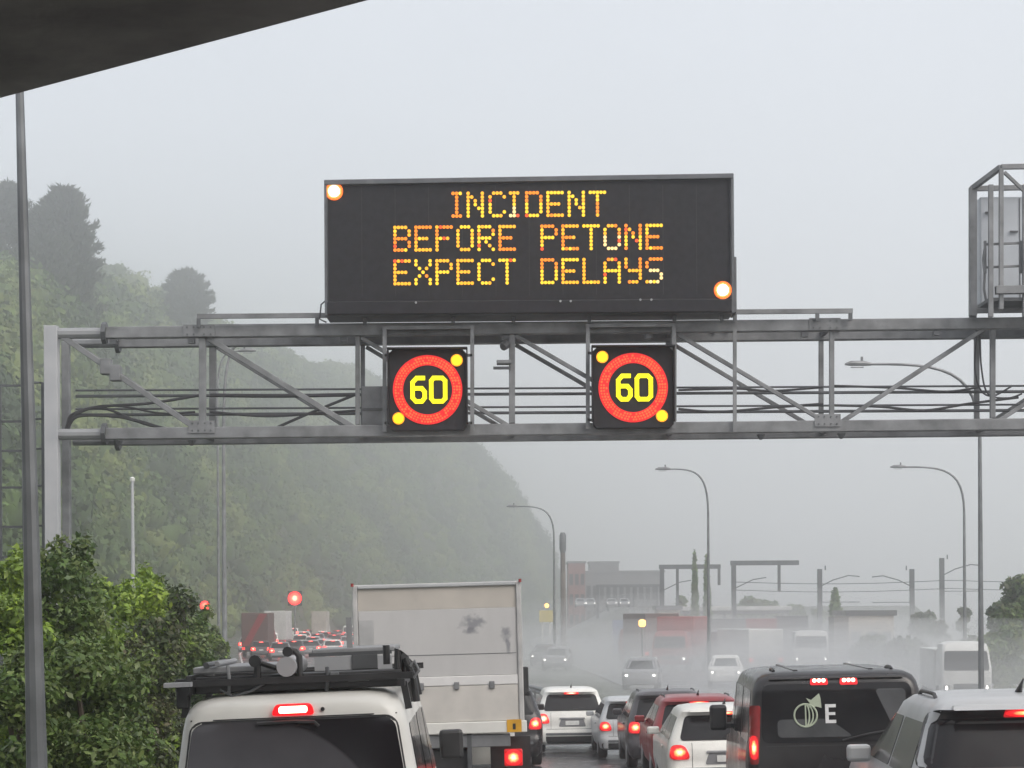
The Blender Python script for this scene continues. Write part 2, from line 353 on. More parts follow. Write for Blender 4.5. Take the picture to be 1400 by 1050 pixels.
    p = at(90, 455, GY+GD)-base; b = MB(); b.box(p.x-.06, p.x+.06, GD-.08, GD+.08, -.3, top.z-.1); b.build('post', M['galv'], t, bevel=.012)
    for x in (px1-10,):
        p = g(x, 446)
        for dep in (0, GD): b = MB(); b.box(p.x-.12, p.x+.12, dep-.12, dep+.12, -.4, p.z); b.build('post', M['galv_pale'], t, bevel=.012)
    # ladder with safety cage beside the end post
    xs = [g(x, 600, .6).x for x in (-14, 24, 54)]
    zt = g(30, 521, .6).z
    for x in xs[:2] : b = MB(); b.bar((x, .6, -.3), (x, .6, zt), .06, .05); b.build('ladder_rail', M['galv_dark'], t)
    for dy in (.25, .9): b = MB(); b.bar((xs[2], dy, 1.5), (xs[2], dy, zt), .05, .03); b.build('cage_bar', M['galv_dark'], t)
    b = MB(); b.bar((xs[1]-.02, .45, 1.5), (xs[1]-.02, .45, zt), .035, .03); b.build('cage_bar', M['galv_dark'], t)
    for py in (521, 571, 612, 663, 718, 760, 800, 840):
        z = g(20, py, .6).z
        b = MB(); b.bar((xs[0]-.25, .62, z), (xs[1], .62, z), .035); b.build('rung', M['galv_dark'], t)
        b = MB(); b.tube([(xs[1], .3, z), (xs[2]-.04, .22, z), (xs[2], .4, z), (xs[2], .9, z)], .016, 6); b.build('cage_hoop', M['galv_dark'], t)
    # upper walkway rail under the message sign
    zA = g(272, 435).z; zB = g(1163, 427).z
    for dep in (-.18, .95):
        b = MB(); b.bar(g(272, 435, dep), g(1163, 427.5, dep), .06, .07); b.build('walkway_edge', M['galv'], t)
    for x in (274, 435, 500, 620, 702, 805, 921, 985, 1003, 1115, 1160):
        for dep in (-.18, .95):
            b = MB(); b.bar(g(x, 437-(x-274)*.009, dep), g(x, yt(x)+2, dep), .055); b.build('walkway_bracket', M['galv_dark'], t)
    # frames carrying the two speed signs
    for xl, xr, y0, y1 in ((527, 646, 450, 592), (803, 920, 447, 588)):
        for x in (xl, xr): b = MB(); b.bar(g(x, y0, -.2), g(x, y1, -.2), .06, .05); b.build('sign_frame_bar', M['galv'], t)
        b = MB(); b.bar(g(xl-3, y0+1, -.2), g(xr+3, y0, -.2), .06, .05); b.build('sign_frame_bar', M['galv'], t)
        for y in (y0+38, y1-12):
            for x, e in ((xl, 1), (xr, -1)): b = MB(); b.bar(g(x, y, -.2), g(x+9*e, y, -.2), .05, .04); b.build('sign_frame_tab', M['galv_dark'], t)
    b = MB(); b.bar(g(1003, 452, -.16), g(1003, 592, -.16), .055, .05); b.build('hanger_bar', M['galv'], t)
    # equipment cabinet behind the first speed sign
    p = g(511, 557, .3); b = MB(); b.box(p.x-.21, p.x+.28, p.y, p.y+.3, p.z-.36, p.z+.36); cb = b.build('equipment_cabinet', M['galv'], t, bevel=.015)
    b = MB(); b.box(p.x-.2, p.x+.26, p.y-.012, p.y-.002, p.z-.02, p.z+.02); b.build('door_strip', M['galv_dark'], cb)
    # camera housings on the middle upright
    p = g(692, 472, -.1); b = MB(); b.tube([p-Vector((.05, .06, .05)), p, p+Vector((.02, .14, .02))], [.06, .075, .05], 8); b.build('camera_head', M['galv_dark'], t, smooth=True)
    p = g(688, 497, -.1); b = MB(); b.box(p.x-.1, p.x+.12, p.y-.12, p.y+.12, p.z-.025, p.z+.03); b.build('camera_housing', M['galv'], t, bevel=.01)
    p = g(686, 504, -.1); b = MB(); b.box(p.x-.13, p.x+.14, p.y-.05, p.y+.05, p.z-.02, p.z+.015); b.build('camera_bracket', M['galv_dark'], t)
    return t
gantry()

def message_sign():
    Y = GY-.45
    c = at(723, 428, Y); t = thing('message_sign', 'wide black variable message sign reading INCIDENT BEFORE PETONE EXPECT DELAYS', 'message sign', c)
    def g(px, py): p = at(px, py, Y)-c; return p.x, p.z
    x0 = g(444, 330)[0]; x1 = g(1003, 330)[0]; z1l = g(444, 247)[1]; z1r = g(1003, 238)[1]; z0 = g(723, 430)[1]
    z1 = (z1l+z1r)/2
    b = MB()
    b.prism([(x0, g(444, 432)[1]), (x1, g(1003, 427.5)[1]), (x1, z1r), (x0, z1l)], 0, .75); b.build('casing', M['sign_edge'], t, bevel=.015)
    e = .055
    # display face, slightly recessed behind a rim
    b = MB(); b.prism([(x0+e, g(444, 412)[1]), (x1-e, g(1003, 408)[1]), (x1-e, z1r-e*1.6), (x0+e, z1l-e*1.6)], -.012, -.002); fc = b.build('display_face', M['sign'], t)
    b = MB(); b.prism([(x0, z1l-e*1.4), (x1, z1r-e*1.4), (x1, z1r), (x0, z1l)], -.07, -.001); b.build('rim_top', M['sign_edge'], t, bevel=.01)
    for xa, xb, zt in ((x0, x0+e*.7, z1l), (x1-e*.7, x1, z1r)):
        b = MB(); b.box(xa, xb, -.07, -.001, g(723, 430)[1], zt-e*1.45); b.build('rim_side', M['sign_edge'], t)
    b = MB(); b.prism([(x0+e*.72, g(444, 431)[1]), (x1-e*.72, g(1003, 427)[1]), (x1-e*.72, g(1003, 410)[1]), (x0+e*.72, g(444, 414)[1])], -.09, -.001); b.build('lower_sill', M['sign'], t, bevel=.012)
    for x, y in ((569, 415), (766, 413), (780, 413), (875, 411), (890, 411)):
        p = g(x, y); b = MB(); b.disc(p[0], p[1], -.09, .018, 8, .012); b.build('sill_bolt', M['galv_pale'], t)
    b = MB(); p = g(1003, 350); q = g(1008, 427); b.box(x1+.001, q[0]+.0, .05, .6, q[1], p[1]); b.build('side_box', M['sign_edge'], t, bevel=.015)
    p = g(440, 415); q = g(438, 435); b = MB(); b.tube([(x0+.03, .1, g(0, 410)[1]), (p[0]-.02, .1, p[1]), (q[0]-.02, .1, q[1]), (x0+.01, .1, q[1]-.05)], .012, 6); b.build('feed_cable', M['cable'], t, smooth=True)
    # unlit module seams
    for k in range(1, 12):
        x = x0+e+(x1-x0-2*e)*k/12
        b = MB(); b.box(x-.004, x+.004, -.0145, -.0125, g(723, 404)[1], z1-.13); b.build('module_seam', M['black'], fc)
    sx = 4.85/F*Y; sz = 5.15/F*Y
    led = [M['led_y'], M['led_o'], M['led_r'], M['led_w'], M['led_a']]
    def letter(ch, px, py):
        rows = FONT[ch].split(); bx, bz = g(px, py); b = MB(); base = random.choice([0, 0, 1, 4, 4]); low = random.choice([0, 1, 3, 4, 4, 0])
        for r, row in enumerate(rows):
            for k, q in enumerate(row):
                if q == '1':
                    u = random.random(); b.k = (base if r < 3 else low) if u < .8 else random.choice([0, 1, 2, 0, 4, 4])
                    b.disc(bx+k*sx, bz-r*sz, -.012, .0268, 8, .012)
        b.build('letter', led, t)['label'] = 'amber lit letter ' + ch
    for ch, px in zip('INCIDENT', (619.5, 640, 670, 698, 720, 749, 778, 807)): letter(ch, px, 264+(720-px)*.008)
    for y0, txt in ((310, 'BEFORE PETONE'), (356, 'EXPECT DELAYS')):
        for i, ch in enumerate(txt):
            if ch != ' ': letter(ch, 540+i*28.7, y0+(700-540-i*28.7)*.008)
    for px, py in ((457, 262), (988, 397)):
        p = g(px, py)
        b = MB(); b.disc(p[0], p[1], -.012, .135, 24, .02); ln = b.build('flasher', M['flash_glow'], t)  # disc wider than its lens, the rim standing in for the halo
        b = MB(); b.disc(p[0], p[1], -.033, .085, 20, .012); b.build('lens', M['flash'], ln)
message_sign()

def speed_sign(label, cx, cy, hw, hh, lamps):
    Y = GY-.32; c = at(cx, cy+hh, Y); t = thing('speed_limit_sign', label, 'speed sign', c, group='lit speed limit signs on the gantry')
    k = Y/F; z0 = hh*k
    def q(dx, dy): return dx*k, z0-dy*k
    ch = 5*k; hwk = hw*k; H = 2*hh*k
    poly = [(-hwk+ch, 0), (hwk-ch, 0), (hwk, ch), (hwk, H-ch), (hwk-ch, H), (-hwk+ch, H), (-hwk, H-ch), (-hwk, ch)]
    b = MB(); b.prism(poly, 0, .22); b.build('casing', M['sign'], t, bevel=.01)
    b = MB(); b.box(-hwk-.02, hwk+.02, -.16, .05, H+.002, H+.02); b.build('hood', M['sign'], t)
    for s in (-1, 1): b = MB(); b.box(s*hwk+(0.002 if s > 0 else -.02), s*hwk+(.02 if s > 0 else -.002), -.10, .1, .1, H); b.build('hood_side', M['sign'], t)
    n = 72; b = MB(); ro, ri = 47.5*k, 33.5*k
    for yy in (-.012, -.002):
        for rr in (ri, ro): b.v += [(rr*math.cos(2*PI*i/n), yy, z0+rr*math.sin(2*PI*i/n)) for i in range(n)]
    for i in range(n):
        j = (i+1) % n
        for f in ((i, j, n+j, n+i), (n+i, n+j, 3*n+j, 3*n+i), (i, 2*n+i, 2*n+j, j)): b.f.append(list(f)); b.m.append(0)
    rg = b.build('red_ring', M['ring'], t)
    b = MB()
    for rr, nn in ((36.5*k, 56), (40.2*k, 62), (43.8*k, 68)):
        for i in range(nn):
            if random.random() < .10: continue
            a = 2*PI*(i+random.random()*.15)/nn; b.disc(rr*math.cos(a), z0+rr*math.sin(a), -.0125, .0165*(.8+.4*random.random()), 6, .006)
    b.build('ring_diode', M['ring_dot'], rg)
    def stroke(name, pts, close):
        b = MB(); w_ = .066
        P = [Vector((*q(x, y), 0)) for x, y in pts]; P = [Vector((p.x, -.018, p.y)) for p in P]
        m = len(P)
        for i in range(m if close else m-1): 
            a = P[i]; c2 = P[(i+1) % m]; d = (c2-a).normalized()*.018
            b.bar(a-d, c2+d, w_, .012+.001*(i % 2), up=(0, 1, 0))
        b.build(name, M['digit'], t)
    stroke('digit', [(-5, -16), (-15, -16), (-20.5, -10), (-20.5, 11), (-16, 16), (-8, 16), (-4, 11), (-4, 3), (-8, -2), (-18, -2)], False)
    stroke('digit', [(8, -16), (20, -16), (24, -12), (24, 12), (20, 16), (8, 16), (5, 12), (5, -12)], True)
    for dx, dy in lamps:
        p = q(dx, dy); b = MB(); b.disc(p[0], p[1], -.002, 8.3*k, 20, .03); b.build('warning_lamp', M['ylamp_glow'], t)
speed_sign('lit 60 speed limit sign beside the grey equipment cabinet', 585, 533, 53, 55, ((40, -40), (-40, 39)))
speed_sign('lit 60 speed limit sign at the far side from the equipment cabinet', 866, 530, 55, 55, ((-42, -42), (39, 39)))

def sign_cage():
    Y = GY-.3; c = at(1500, 432, Y); t = thing('sign_cabinet', 'pale grey sign cabinet inside a steel cage on top of the gantry', 'sign cabinet', c)
    def g(px, py, d=0): p = at(px, py, Y); p.y += d; return p-c
    def bar(a, e, w_=.075, nm='cage_bar', m='galv'): b = MB(); b.bar(a, e, w_); b.build(nm, M[m], t, bevel=.006)
    xr = 1720
    D = 1.15
    # far plane edge at 1329 , near plane offset towards the right in view
    for d, xx, ytop in ((0, 1330, 256), (0, xr, 256)): bar(g(xx, ytop, d), g(xx, 432, d), .11)
    for xx in (1344, 1390, 1560, xr-10): bar(g(xx, 262, -.5), g(xx, 440, -.5), .07)
    bar(g(1329, 258), g(xr, 250)); bar(g(1329, 425), g(xr, 420)); 
    bar(g(1358, 238, -.5), g(xr, 232, -.5)); bar(g(1329, 258), g(1358, 238, -.5)); bar(g(1358, 240, -.5), g(1358, 430, -.5), .065); bar(g(1362, 245, -.5), g(1420, 300, -.5), .05)
    b = MB(); p = g(1341, 268, .06); q = g(xr-8, 412, .06); b.box(p.x, q.x, p.y, p.y+.75, q.z, p.z); cb = b.build('cabinet', M['cab'], t, bevel=.02)
    for x in (1395, 1470, 1550, 1630): 
        a = g(x, 270, .05); e = g(x, 410, .05); b = MB(); b.box(a.x-.006, a.x+.006, a.y-.004, a.y+.006, e.z, a.z); b.build('door_seam', M['galv_dark'], cb)
    for x, y in ((1352, 290), (1386, 316), (1450, 300)):
        a = g(x, y, .03); b = MB(); b.box(a.x-.05, a.x+.07, a.y-.02, a.y+.02, a.z-.01, a.z+.01); b.build('handle', M['galv_dark'], cb)
    for y in (341, 372): bar(g(1338, y, -.42), g(1386, y-2, -.42), .035, 'guard_rail')
    for x in (1338, 1386): bar(g(x, 336, -.42), g(x, 380, -.42), .04, 'guard_rail')
    for y in (340, 372): bar(g(1386, y, -.42), g(xr, y-3, -.42), .03, 'guard_rail')
    for x in (1340, 1348): b = MB(); P = [g(x, 345, -.3), g(x-2, 360, -.3), g(x, 378, -.3), g(x-1, 400, -.3), g(x+2, 415, -.3)]; b.tube(P, .02, 6); b.build('conduit', M['galv'], t, smooth=True)
    b = MB(); p = g(1342, 402, -.5); q = g(xr, 416, -.5); b.box(p.x, q.x, p.y, p.y+.75, q.z, q.z+.05); b.build('walkway_floor', M['galv_dark'], t)
    bar(g(1350, 404, -.52), g(xr, 399, -.52), .12, 'kick_plate', 'galv')
    for x in (1336, 1500, 1700): bar(g(x, 425, .3), g(x, 446, .3), .1, 'foot', 'galv_dark')
sign_cage()

# ------------------------------------------------------------------ vehicles
class Shell:
    """vehicle skin as stacked rounded-rectangle outlines: rows of (z, half width, rear y, front y, corner radius)"""
    def __init__(s, rows): s.r = np.array(rows, float)
    def p(s, z): return [float(np.interp(z, s.r[:, 0], s.r[:, k])) for k in range(1, 5)]
    def rear(s, x, z):
        w_, yr, yf, r = s.p(z); a = abs(x)-(w_-r)
        return yr if a <= 0 else yr + r - math.sqrt(max(0, r*r-min(a, r)**2))
    def front(s, x, z):
        w_, yr, yf, r = s.p(z); a = abs(x)-(w_-r)
        return yf if a <= 0 else yf - r + math.sqrt(max(0, r*r-min(a, r)**2))
    def side(s, y, z):
        w_, yr, yf, r = s.p(z); a = max(yr+r-y, y-(yf-r))
        return w_ if a <= 0 else w_ - r + math.sqrt(max(0, r*r-min(a, r)**2))
    def outline(s, z):
        w_, yr, yf, r = s.p(z); o = []
        r = min(r, w_*.95)
        for k in range(7): o.append((-(w_-r)+2*(w_-r)*k/6, yr))
        for k in range(1, 5): a = -PI/2+PI/2*k/4; o.append((w_-r+r*math.cos(a), yr+r+r*math.sin(a)))
        for k in range(1, 9): o.append((w_, yr+r+(yf-yr-2*r)*k/9))
        for k in range(0, 5): a = PI/2*k/4; o.append((w_-r+r*math.cos(a), yf-r+r*math.sin(a)))
        for k in range(1, 6): o.append(((w_-r)-2*(w_-r)*k/6, yf))
        for k in range(0, 5): a = PI/2+PI/2*k/4; o.append((-(w_-r)+r*math.cos(a), yf-r+r*math.sin(a)))
        for k in range(1, 9): o.append((-w_, yf-r-(yf-yr-2*r)*k/9))
        for k in range(0, 4): a = PI+PI/2*k/4; o.append((-(w_-r)+r*math.cos(a), yr+r+r*math.sin(a)))
        return o
    def body(s, mat, parent, name='body'):
        zs = []
        for i in range(len(s.r)-1):
            z0, z1 = s.r[i, 0], s.r[i+1, 0]; n = max(1, int((z1-z0)/.08)); zs += [z0+(z1-z0)*k/n for k in range(n)]
        zs.append(s.r[-1, 0]); b = MB(); n = None
        for z in zs:
            o = s.outline(z); n = len(o); b.v += [(x, y, z) for x, y in o]
        for i in range(len(zs)-1):
            for k in range(n): b.f.append([i*n+k, i*n+(k+1) % n, (i+1)*n+(k+1) % n, (i+1)*n+k]); b.m.append(0)
        m = len(zs)-1; b.f.append([m*n+k for k in range(n)]); b.m.append(0); b.f.append(list(range(n))[::-1]); b.m.append(0)
        return b.build(name, mat, parent, smooth=True, ang=40)
    def panel(s, name, mat, parent, rows, off=.006, where='rear', sg=1, nx=8, depth=.02, smooth=True):
        b = MB(); n = nx+1
        def P(a, z, o):
            if where == 'rear': return (a, s.rear(a, z)-o, z)
            if where == 'front': return (a, s.front(a, z)+o, z)
            return (sg*(s.side(a, z)+o), a, z)
        for o in (off, off-depth):
            for z, a, c in rows:
                b.v += [P(a+(c-a)*k/nx, z, o) for k in range(n)]
        m = len(rows); N = m*n
        fl = (where == 'front') != (where == 'side' and sg > 0)
        def q(*f): b.f.append(list(f)[::-1] if fl and where == 'front' else list(f)); b.m.append(0)
        for i in range(m-1):
            for k in range(nx): q(i*n+k, i*n+k+1, (i+1)*n+k+1, (i+1)*n+k)
        for k in range(nx): q(k, N+k, N+k+1, k+1); q((m-1)*n+k, (m-1)*n+k+1, N+(m-1)*n+k+1, N+(m-1)*n+k)
        for i in range(m-1): q(i*n, (i+1)*n, N+(i+1)*n, N+i*n); q(i*n+nx, N+i*n+nx, N+(i+1)*n+nx, (i+1)*n+nx)
        return b.build(name, mat, parent, smooth=smooth, ang=50)

def rr(z0, z1, a0, c0, a1, c1, r=.05, n=3):
    """rows of a rounded trapezoid: bottom a0..c0, top a1..c1"""
    zs = [z0 + r*(1-math.cos(PI/2*k/n)) for k in range(n)] + [z0+r+(z1-z0-2*r)*k/6 for k in range(7)] + [z1-r*(1-math.cos(PI/2*k/n)) for k in range(n-1, -1, -1)]
    rows = []
    for z in zs:
        f = (z-z0)/(z1-z0); a = a0+(a1-a0)*f; c = c0+(c1-c0)*f
        e = max(0, r-min(z-z0, z1-z)); d = r-math.sqrt(max(0, r*r-e*e)) if e > 0 else 0
        rows.append((z, a+d, c-d))
    return rows

def wheel(t, x, y, r=.34, wd=.21, rim=True):
    b = MB(); s = 1 if x > 0 else -1; n = 20
    prof = [(-.5, .72), (-.5, .93), (-.38, 1), (.38, 1), (.5, .93), (.5, .72)]
    for a, q in prof: b.v += [(x+a*wd, y+q*r*math.cos(2*PI*k/n), r+q*r*math.sin(2*PI*k/n)) for k in range(n)]
    for i in range(5):
        for k in range(n): b.f.append([i*n+k, i*n+(k+1) % n, (i+1)*n+(k+1) % n, (i+1)*n+k]); b.m.append(0)
    b.f.append([5*n+k for k in range(n)]); b.f.append([k for k in range(n)][::-1]); b.m += [0, 0]
    w_ = b.build('wheel', M['rubber'], t, smooth=True)
    if rim:
        b = MB(); xo = x+s*wd*.5
        b.tube([(xo-.001*s, y, r), (xo+.012*s, y, r)], [r*.66, r*.62], 16); b.build('rim', M['rim'], w_)
    return w_

def place(px, Y): return at(px, 900, Y).x

def car(name, label, cat, X, Y, W=1.82, L=4.5, H=1.6, pm='white', yaw=0, lit=True, near=True, group=None, oncoming=False, light='low', rails=False, hb='tail_hot', z=None, style='suv', bar=False):
    k = H/1.7; h = W/2
    rows = [(.24, h*.86, .12, L-.1, .14), (.32*k, h*.95, .03, L-.03, .16), (.5*k, h*.99, 0, L, .2), (.62*k, h, .02, L, .2), (.66*k, h, .05, L-.02, .2), (.93*k, h*1.0, .07, L-.1, .2),
            (1.0*k, h*.985, .09, L-.2, .2), (1.05*k, h*.975, .11, L-1.15, .2), (1.1*k, h*.96, .13, L-1.28, .2), (1.5*k, h*.80, .40, L-2.05, .22), (1.6*k, h*.76, .36, L-2.2, .22),
            (1.655*k, h*.70, .42, L-2.35, .25), (1.69*k, h*.58, .62, L-2.6, .3), (1.7*k, h*.36, .95, L-2.9, .25)]
    if style == 'van':
        rows = [(.26, h*.86, .12, L-.1, .12), (.34*k, h*.96, .02, L-.03, .13), (.5*k, h*.995, 0, L, .15), (.6*k, h, .02, L, .15), (.95*k, h, .04, L-.15, .14), (1.0*k, h*.99, .045, L-.4, .14),
                (1.05*k, h*.985, .05, L-.75, .13), (1.5*k, h*.90, .11, L-1.45, .13), (1.58*k, h*.87, .13, L-1.6, .14), (1.64*k, h*.83, .16, L-1.75, .17), (1.68*k, h*.74, .26, L-1.95, .22), (1.7*k, h*.5, .6, L-2.3, .25)]
    s = Shell(rows); glowm = 'hot_glow' if hb == 'brake_hot' else 'tail_glow' if near else 'far_glow'
    zz = rz(X, Y) if z is None else z
    if oncoming: yaw += PI
    t = thing(name, label, cat, (X, Y, zz), yaw, group, ry=-.018*max(0, min(1, (70-Y)/40)))
    s.body(M[pm], t)
    top = .78 if style != 'van' else .87
    s.panel('rear_window', M['glass'], t, rr((1.20 if bar else 1.12)*k, 1.535*k, -h*(.88 if bar else .80), h*(.88 if bar else .80), -h*(top-.02 if bar else top-.1), h*(top-.02 if bar else top-.1), .07*k), .014, nx=18)
    if bar: s.panel('glass_surround', M['black_paint'], t, rr(1.185*k, 1.60*k, -h*.93, h*.93, -h*.77, h*.77, .06*k), .009, nx=18)
    if bar: s.panel('light_bar', M['tail'], t, rr(1.10*k, 1.18*k, -h*.90, h*.90, -h*.88, h*.88, .03), .018, nx=18)
    s.panel('windscreen', M['glass'], t, rr(1.10*k, 1.53*k, -h*.84, h*.84, -h*(top-.08), h*(top-.08), .06*k), .008, 'front')
    for sg in (-1, 1):
        y1 = L-1.55; yb = .42 if style == 'suv' else .35
        s.panel('side_window', M['glass'], t, rr(1.12*k, 1.50*k, yb+.05, L*.36, .60 if style == 'suv' else .42, L*.36, .04), .006, 'side', sg, 6)
        s.panel('side_window', M['glass'], t, rr(1.12*k, 1.50*k, L*.36+.09, L-1.52, L*.36+.09, L-2.2, .04), .006, 'side', sg, 6)
    for sg in (-1, 1):
        a, c = (h*(.62 if near else .5), h*.985) if sg > 0 else (-h*.985, -h*(.62 if near else .5))
        tl = s.panel('tail_light', M['lens_off'] if not (lit and not oncoming) else M[glowm], t, rr((.80 if near else .74)*k, (1.05 if near else 1.08)*k, a, c, a+(.1*h if sg > 0 else .04*h), c-(.04*h if sg > 0 else .1*h), .07), .016, nx=10)
        a, c = (h*.55, h*.93) if sg > 0 else (-h*.93, -h*.55)
        hl = s.panel('headlight', M['rim'], t, rr(.72*k, .86*k, a, c, a, c, .03), .012, 'front', nx=6)
        if oncoming: m = (a+c)/2; s.panel('lit_lamp', M['head'], hl, rr(.74*k, .85*k, m-.06, m+.06, m-.06, m+.06, .03), .02, 'front', nx=4)
    if lit and not oncoming:
        s.panel('high_brake_light', M[glowm], t, rr(1.54*k, 1.60*k, -.2, .2, -.18, .18, .015, 2), .03, depth=.05)
    s.panel('bumper', M['black'], t, rr(.27, .46*k, -h*.9, h*.9, -h*.93, h*.93, .04), .015)
    s.panel('number_plate', M['plate'], t, rr(.75*k, .86*k, -.18, .18, -.18, .18, .01, 2), .022, depth=.02)
    if near:
        s.panel('plate_recess', M['grey' if pm in ('white', 'silver') else 'black'], t, rr(.71*k, .90*k, -.36, .36, -.30, .30, .03, 3), .008)
        s.panel('tailgate_handle', M['rim'], t, rr(.905*k, .945*k, -.34, .34, -.33, .33, .012, 2), .026)
        for sg in (-1, 1): s.panel('tailgate_seam', M['black'], t, [(z_, sg*h*.60-.004, sg*h*.60+.004) for z_ in (.66*k, .8*k, .95*k, 1.08*k)], .004, nx=1, depth=.006)
        s.panel('bumper_seam', M['black'], t, rr(.645*k, .655*k, -h*.9, h*.9, -h*.9, h*.9, .002, 2), .008, depth=.01)
        s.panel('rear_spoiler', M[pm], t, rr(1.60*k, 1.635*k, -h*.62, h*.62, -h*.6, h*.6, .012, 2), .09, depth=.14)
        s.panel('bumper_insert', M['galv_dark'], t, rr(.49*k, .55*k, -h*.75, h*.75, -h*.75, h*.75, .02, 2), .01)
        for sg in (-1, 1):
            b = MB(); xm = sg*(s.side(L-1.75, 1.12*k)+.02); b.box(min(xm, xm+sg*.2), max(xm, xm+sg*.2), L-1.8, L-1.68, 1.08*k, 1.22*k); b.build('mirror', M[pm], t, bevel=.03)
            s.panel('door_handle', M[pm], t, rr(.93*k, .97*k, L*.36-.25, L*.36-.05, L*.36-.25, L*.36-.05, .01, 2), .03, 'side', sg, 3)
        b = MB(); b.tube([(0.02, .9, 1.69*k), (.02, .78, 1.76*k), (.02, .7, 1.80*k)], [.03, .012, .006], 6); b.build('roof_antenna', M['black'], t)
        b = MB(); b.bar((-.05, .14, 1.14*k), (.35, .2, 1.2*k), .02, .03); b.build('wiper', M['black'], t)
    if rails:
        for sg in (-1, 1):
            b = MB(); x = sg*h*.66; b.tube([(x, .80, 1.64*k), (x, .95, 1.695*k), (x, L-2.8, 1.695*k), (x, L-2.6, 1.63*k)], .015, 6); b.build('roof_rail', M['black'], t, smooth=True)
    wr = .36*k if style == 'suv' else .33
    for x in (-h+.13, h-.13):
        for y in (.85, L-.85): wheel(t, x, y, wr, .23)
    return t

exec_near = True
# white work van with roof rack
def work_van():
    Y = 13.45; X = at(411, 1000, Y).x; W = 1.72; h = W/2; L = 4.75
    t = thing('work_van', 'cream white work van with a loaded black roof rack and one lit brake light', 'van', (X, Y, rz(X, Y)-.02), R(.9), ry=-.035)
    s = Shell([(.26, h*.88, .1, L-.1, .12), (.34, h*.96, .02, L-.02, .14), (.5, h, 0, L, .16), (.6, h, .03, L, .14), (1.0, h*.995, .05, L-.1, .13), (1.06, h*.985, .055, L-.3, .12), (1.10, h*.98, .06, L-.5, .12),
               (1.72, h*.875, .17, L-1.35, .12), (1.80, h*.855, .185, L-1.45, .13), (1.86, h*.825, .205, L-1.55, .15), (1.905, h*.77, .25, L-1.65, .18), (1.935, h*.68, .34, L-1.8, .22), (1.95, h*.5, .6, L-2.2, .25)])
    s.body(M['white'], t)
    g = bpy.data.materials.new('dusty_rear_glass'); g.use_nodes = True; n = g.node_tree.nodes; l = g.node_tree.links; b_ = n['Principled BSDF']
    tc = n.new('ShaderNodeTexCoord'); vm = n.new('ShaderNodeVectorMath'); vm.operation = 'DISTANCE'; vm.inputs[1].default_value = (-.34, .1, .82)
    l.new(tc.outputs['Object'], vm.inputs[0]); mr = n.new('ShaderNodeMapRange'); mr.inputs[1].default_value = .965; mr.inputs[2].default_value = .985; l.new(vm.outputs['Value'], mr.inputs[0])
    nz = n.new('ShaderNodeTexNoise'); nz.inputs['Scale'].default_value = 5; l.new(tc.outputs['Object'], nz.inputs[0])
    m1 = n.new('ShaderNodeMix'); m1.data_type = 'RGBA'; m1.inputs[6].default_value = (.055, .052, .06, 1); m1.inputs[7].default_value = (.085, .08, .088, 1); l.new(nz.outputs[0], m1.inputs[0])
    m2 = n.new('ShaderNodeMix'); m2.data_type = 'RGBA'; m2.inputs[7].default_value = (.014, .012, .015, 1); l.new(mr.outputs[0], m2.inputs[0]); l.new(m1.outputs[2], m2.inputs[6]); l.new(m2.outputs[2], b_.inputs['Base Color']); b_.inputs['Roughness'].default_value = .14
    gl = s.panel('rear_window', g, t, rr(1.12, 1.765, -h*.89, h*.89, -h*.78, h*.78, .075, 5), .008, nx=12)
    s.panel('window_seal', M['black'], gl, rr(1.10, 1.78, -h*.905, h*.905, -h*.80, h*.80, .08, 5), .004, nx=12)
    s.panel('windscreen', M['glass'], t, rr(1.12, 1.75, -h*.88, h*.88, -h*.78, h*.78, .07), .008, 'front')
    for sg in (-1, 1):
        s.panel('side_window', M['glass'], t, rr(1.15, 1.70, .35, 1.7, .42, 1.7, .06), .006, 'side', sg); s.panel('side_window', M['glass'], t, rr(1.15, 1.70, 1.85, 3.0, 1.85, 3.0, .06), .006, 'side', sg)
        s.panel('side_window', M['glass'], t, rr(1.15, 1.68, 3.12, 4.0, 3.12, 3.5, .06), .006, 'side', sg)
        a, c = (h*.84, h*.985) if sg > 0 else (-h*.985, -h*.84)
        s.panel('tail_light', M['tail_glow'], t, rr(.72, 1.08, a, c, a, c, .03), .012, nx=6)
        b = MB(); x = sg*(h+.02); b.box(min(x, x+sg*.2), max(x, x+sg*.2), 3.9, 4.0, 1.2, 1.45); b.build('mirror', M['black'], t, bevel=.03)
        for y in (.95, L-.9): wheel(t, sg*(h-.14), y, .33, .2)
    hb = s.panel('high_brake_light', M['tail'], t, rr(1.80, 1.875, -.145, .145, -.12, .12, .025), .035, depth=.06)
    s.panel('lit_strip', M['brake_hot'], hb, rr(1.815, 1.86, -.095, .095, -.095, .095, .015), .04, depth=.01)
    b = MB(); b.disc(.195, 1.832, s.rear(.2, 1.83)-.002, .014, 10, .012); b.build('washer_nozzle', M['black'], t)
    b = MB(); b.tube([(-.24, .155, 1.752), (0, .145, 1.758), (.14, .145, 1.75), (.165, .15, 1.72)], .014, 6); b.build('wiper', M['black'], t, smooth=True)
    s.panel('bumper', M['black'], t, rr(.3, .55, -h*.95, h*.95, -h*.97, h*.97, .04), .02); s.panel('number_plate', M['plate'], t, rr(.85, .97, -.18, .18, -.18, .18, .01, 2), .014)
    s.panel('tailgate_seam', M['black'], t, rr(1.782, 1.79, -h*.80, h*.80, -h*.80, h*.80, .002, 2), .003, depth=.01)
    # rack
    zr = 1.985
    r = bpy.data.objects.new('roof_rack', None); C.objects.link(r); r.parent = t
    def rp(nm, b, m, **kw): return b.build(nm, M[m], r, **kw)
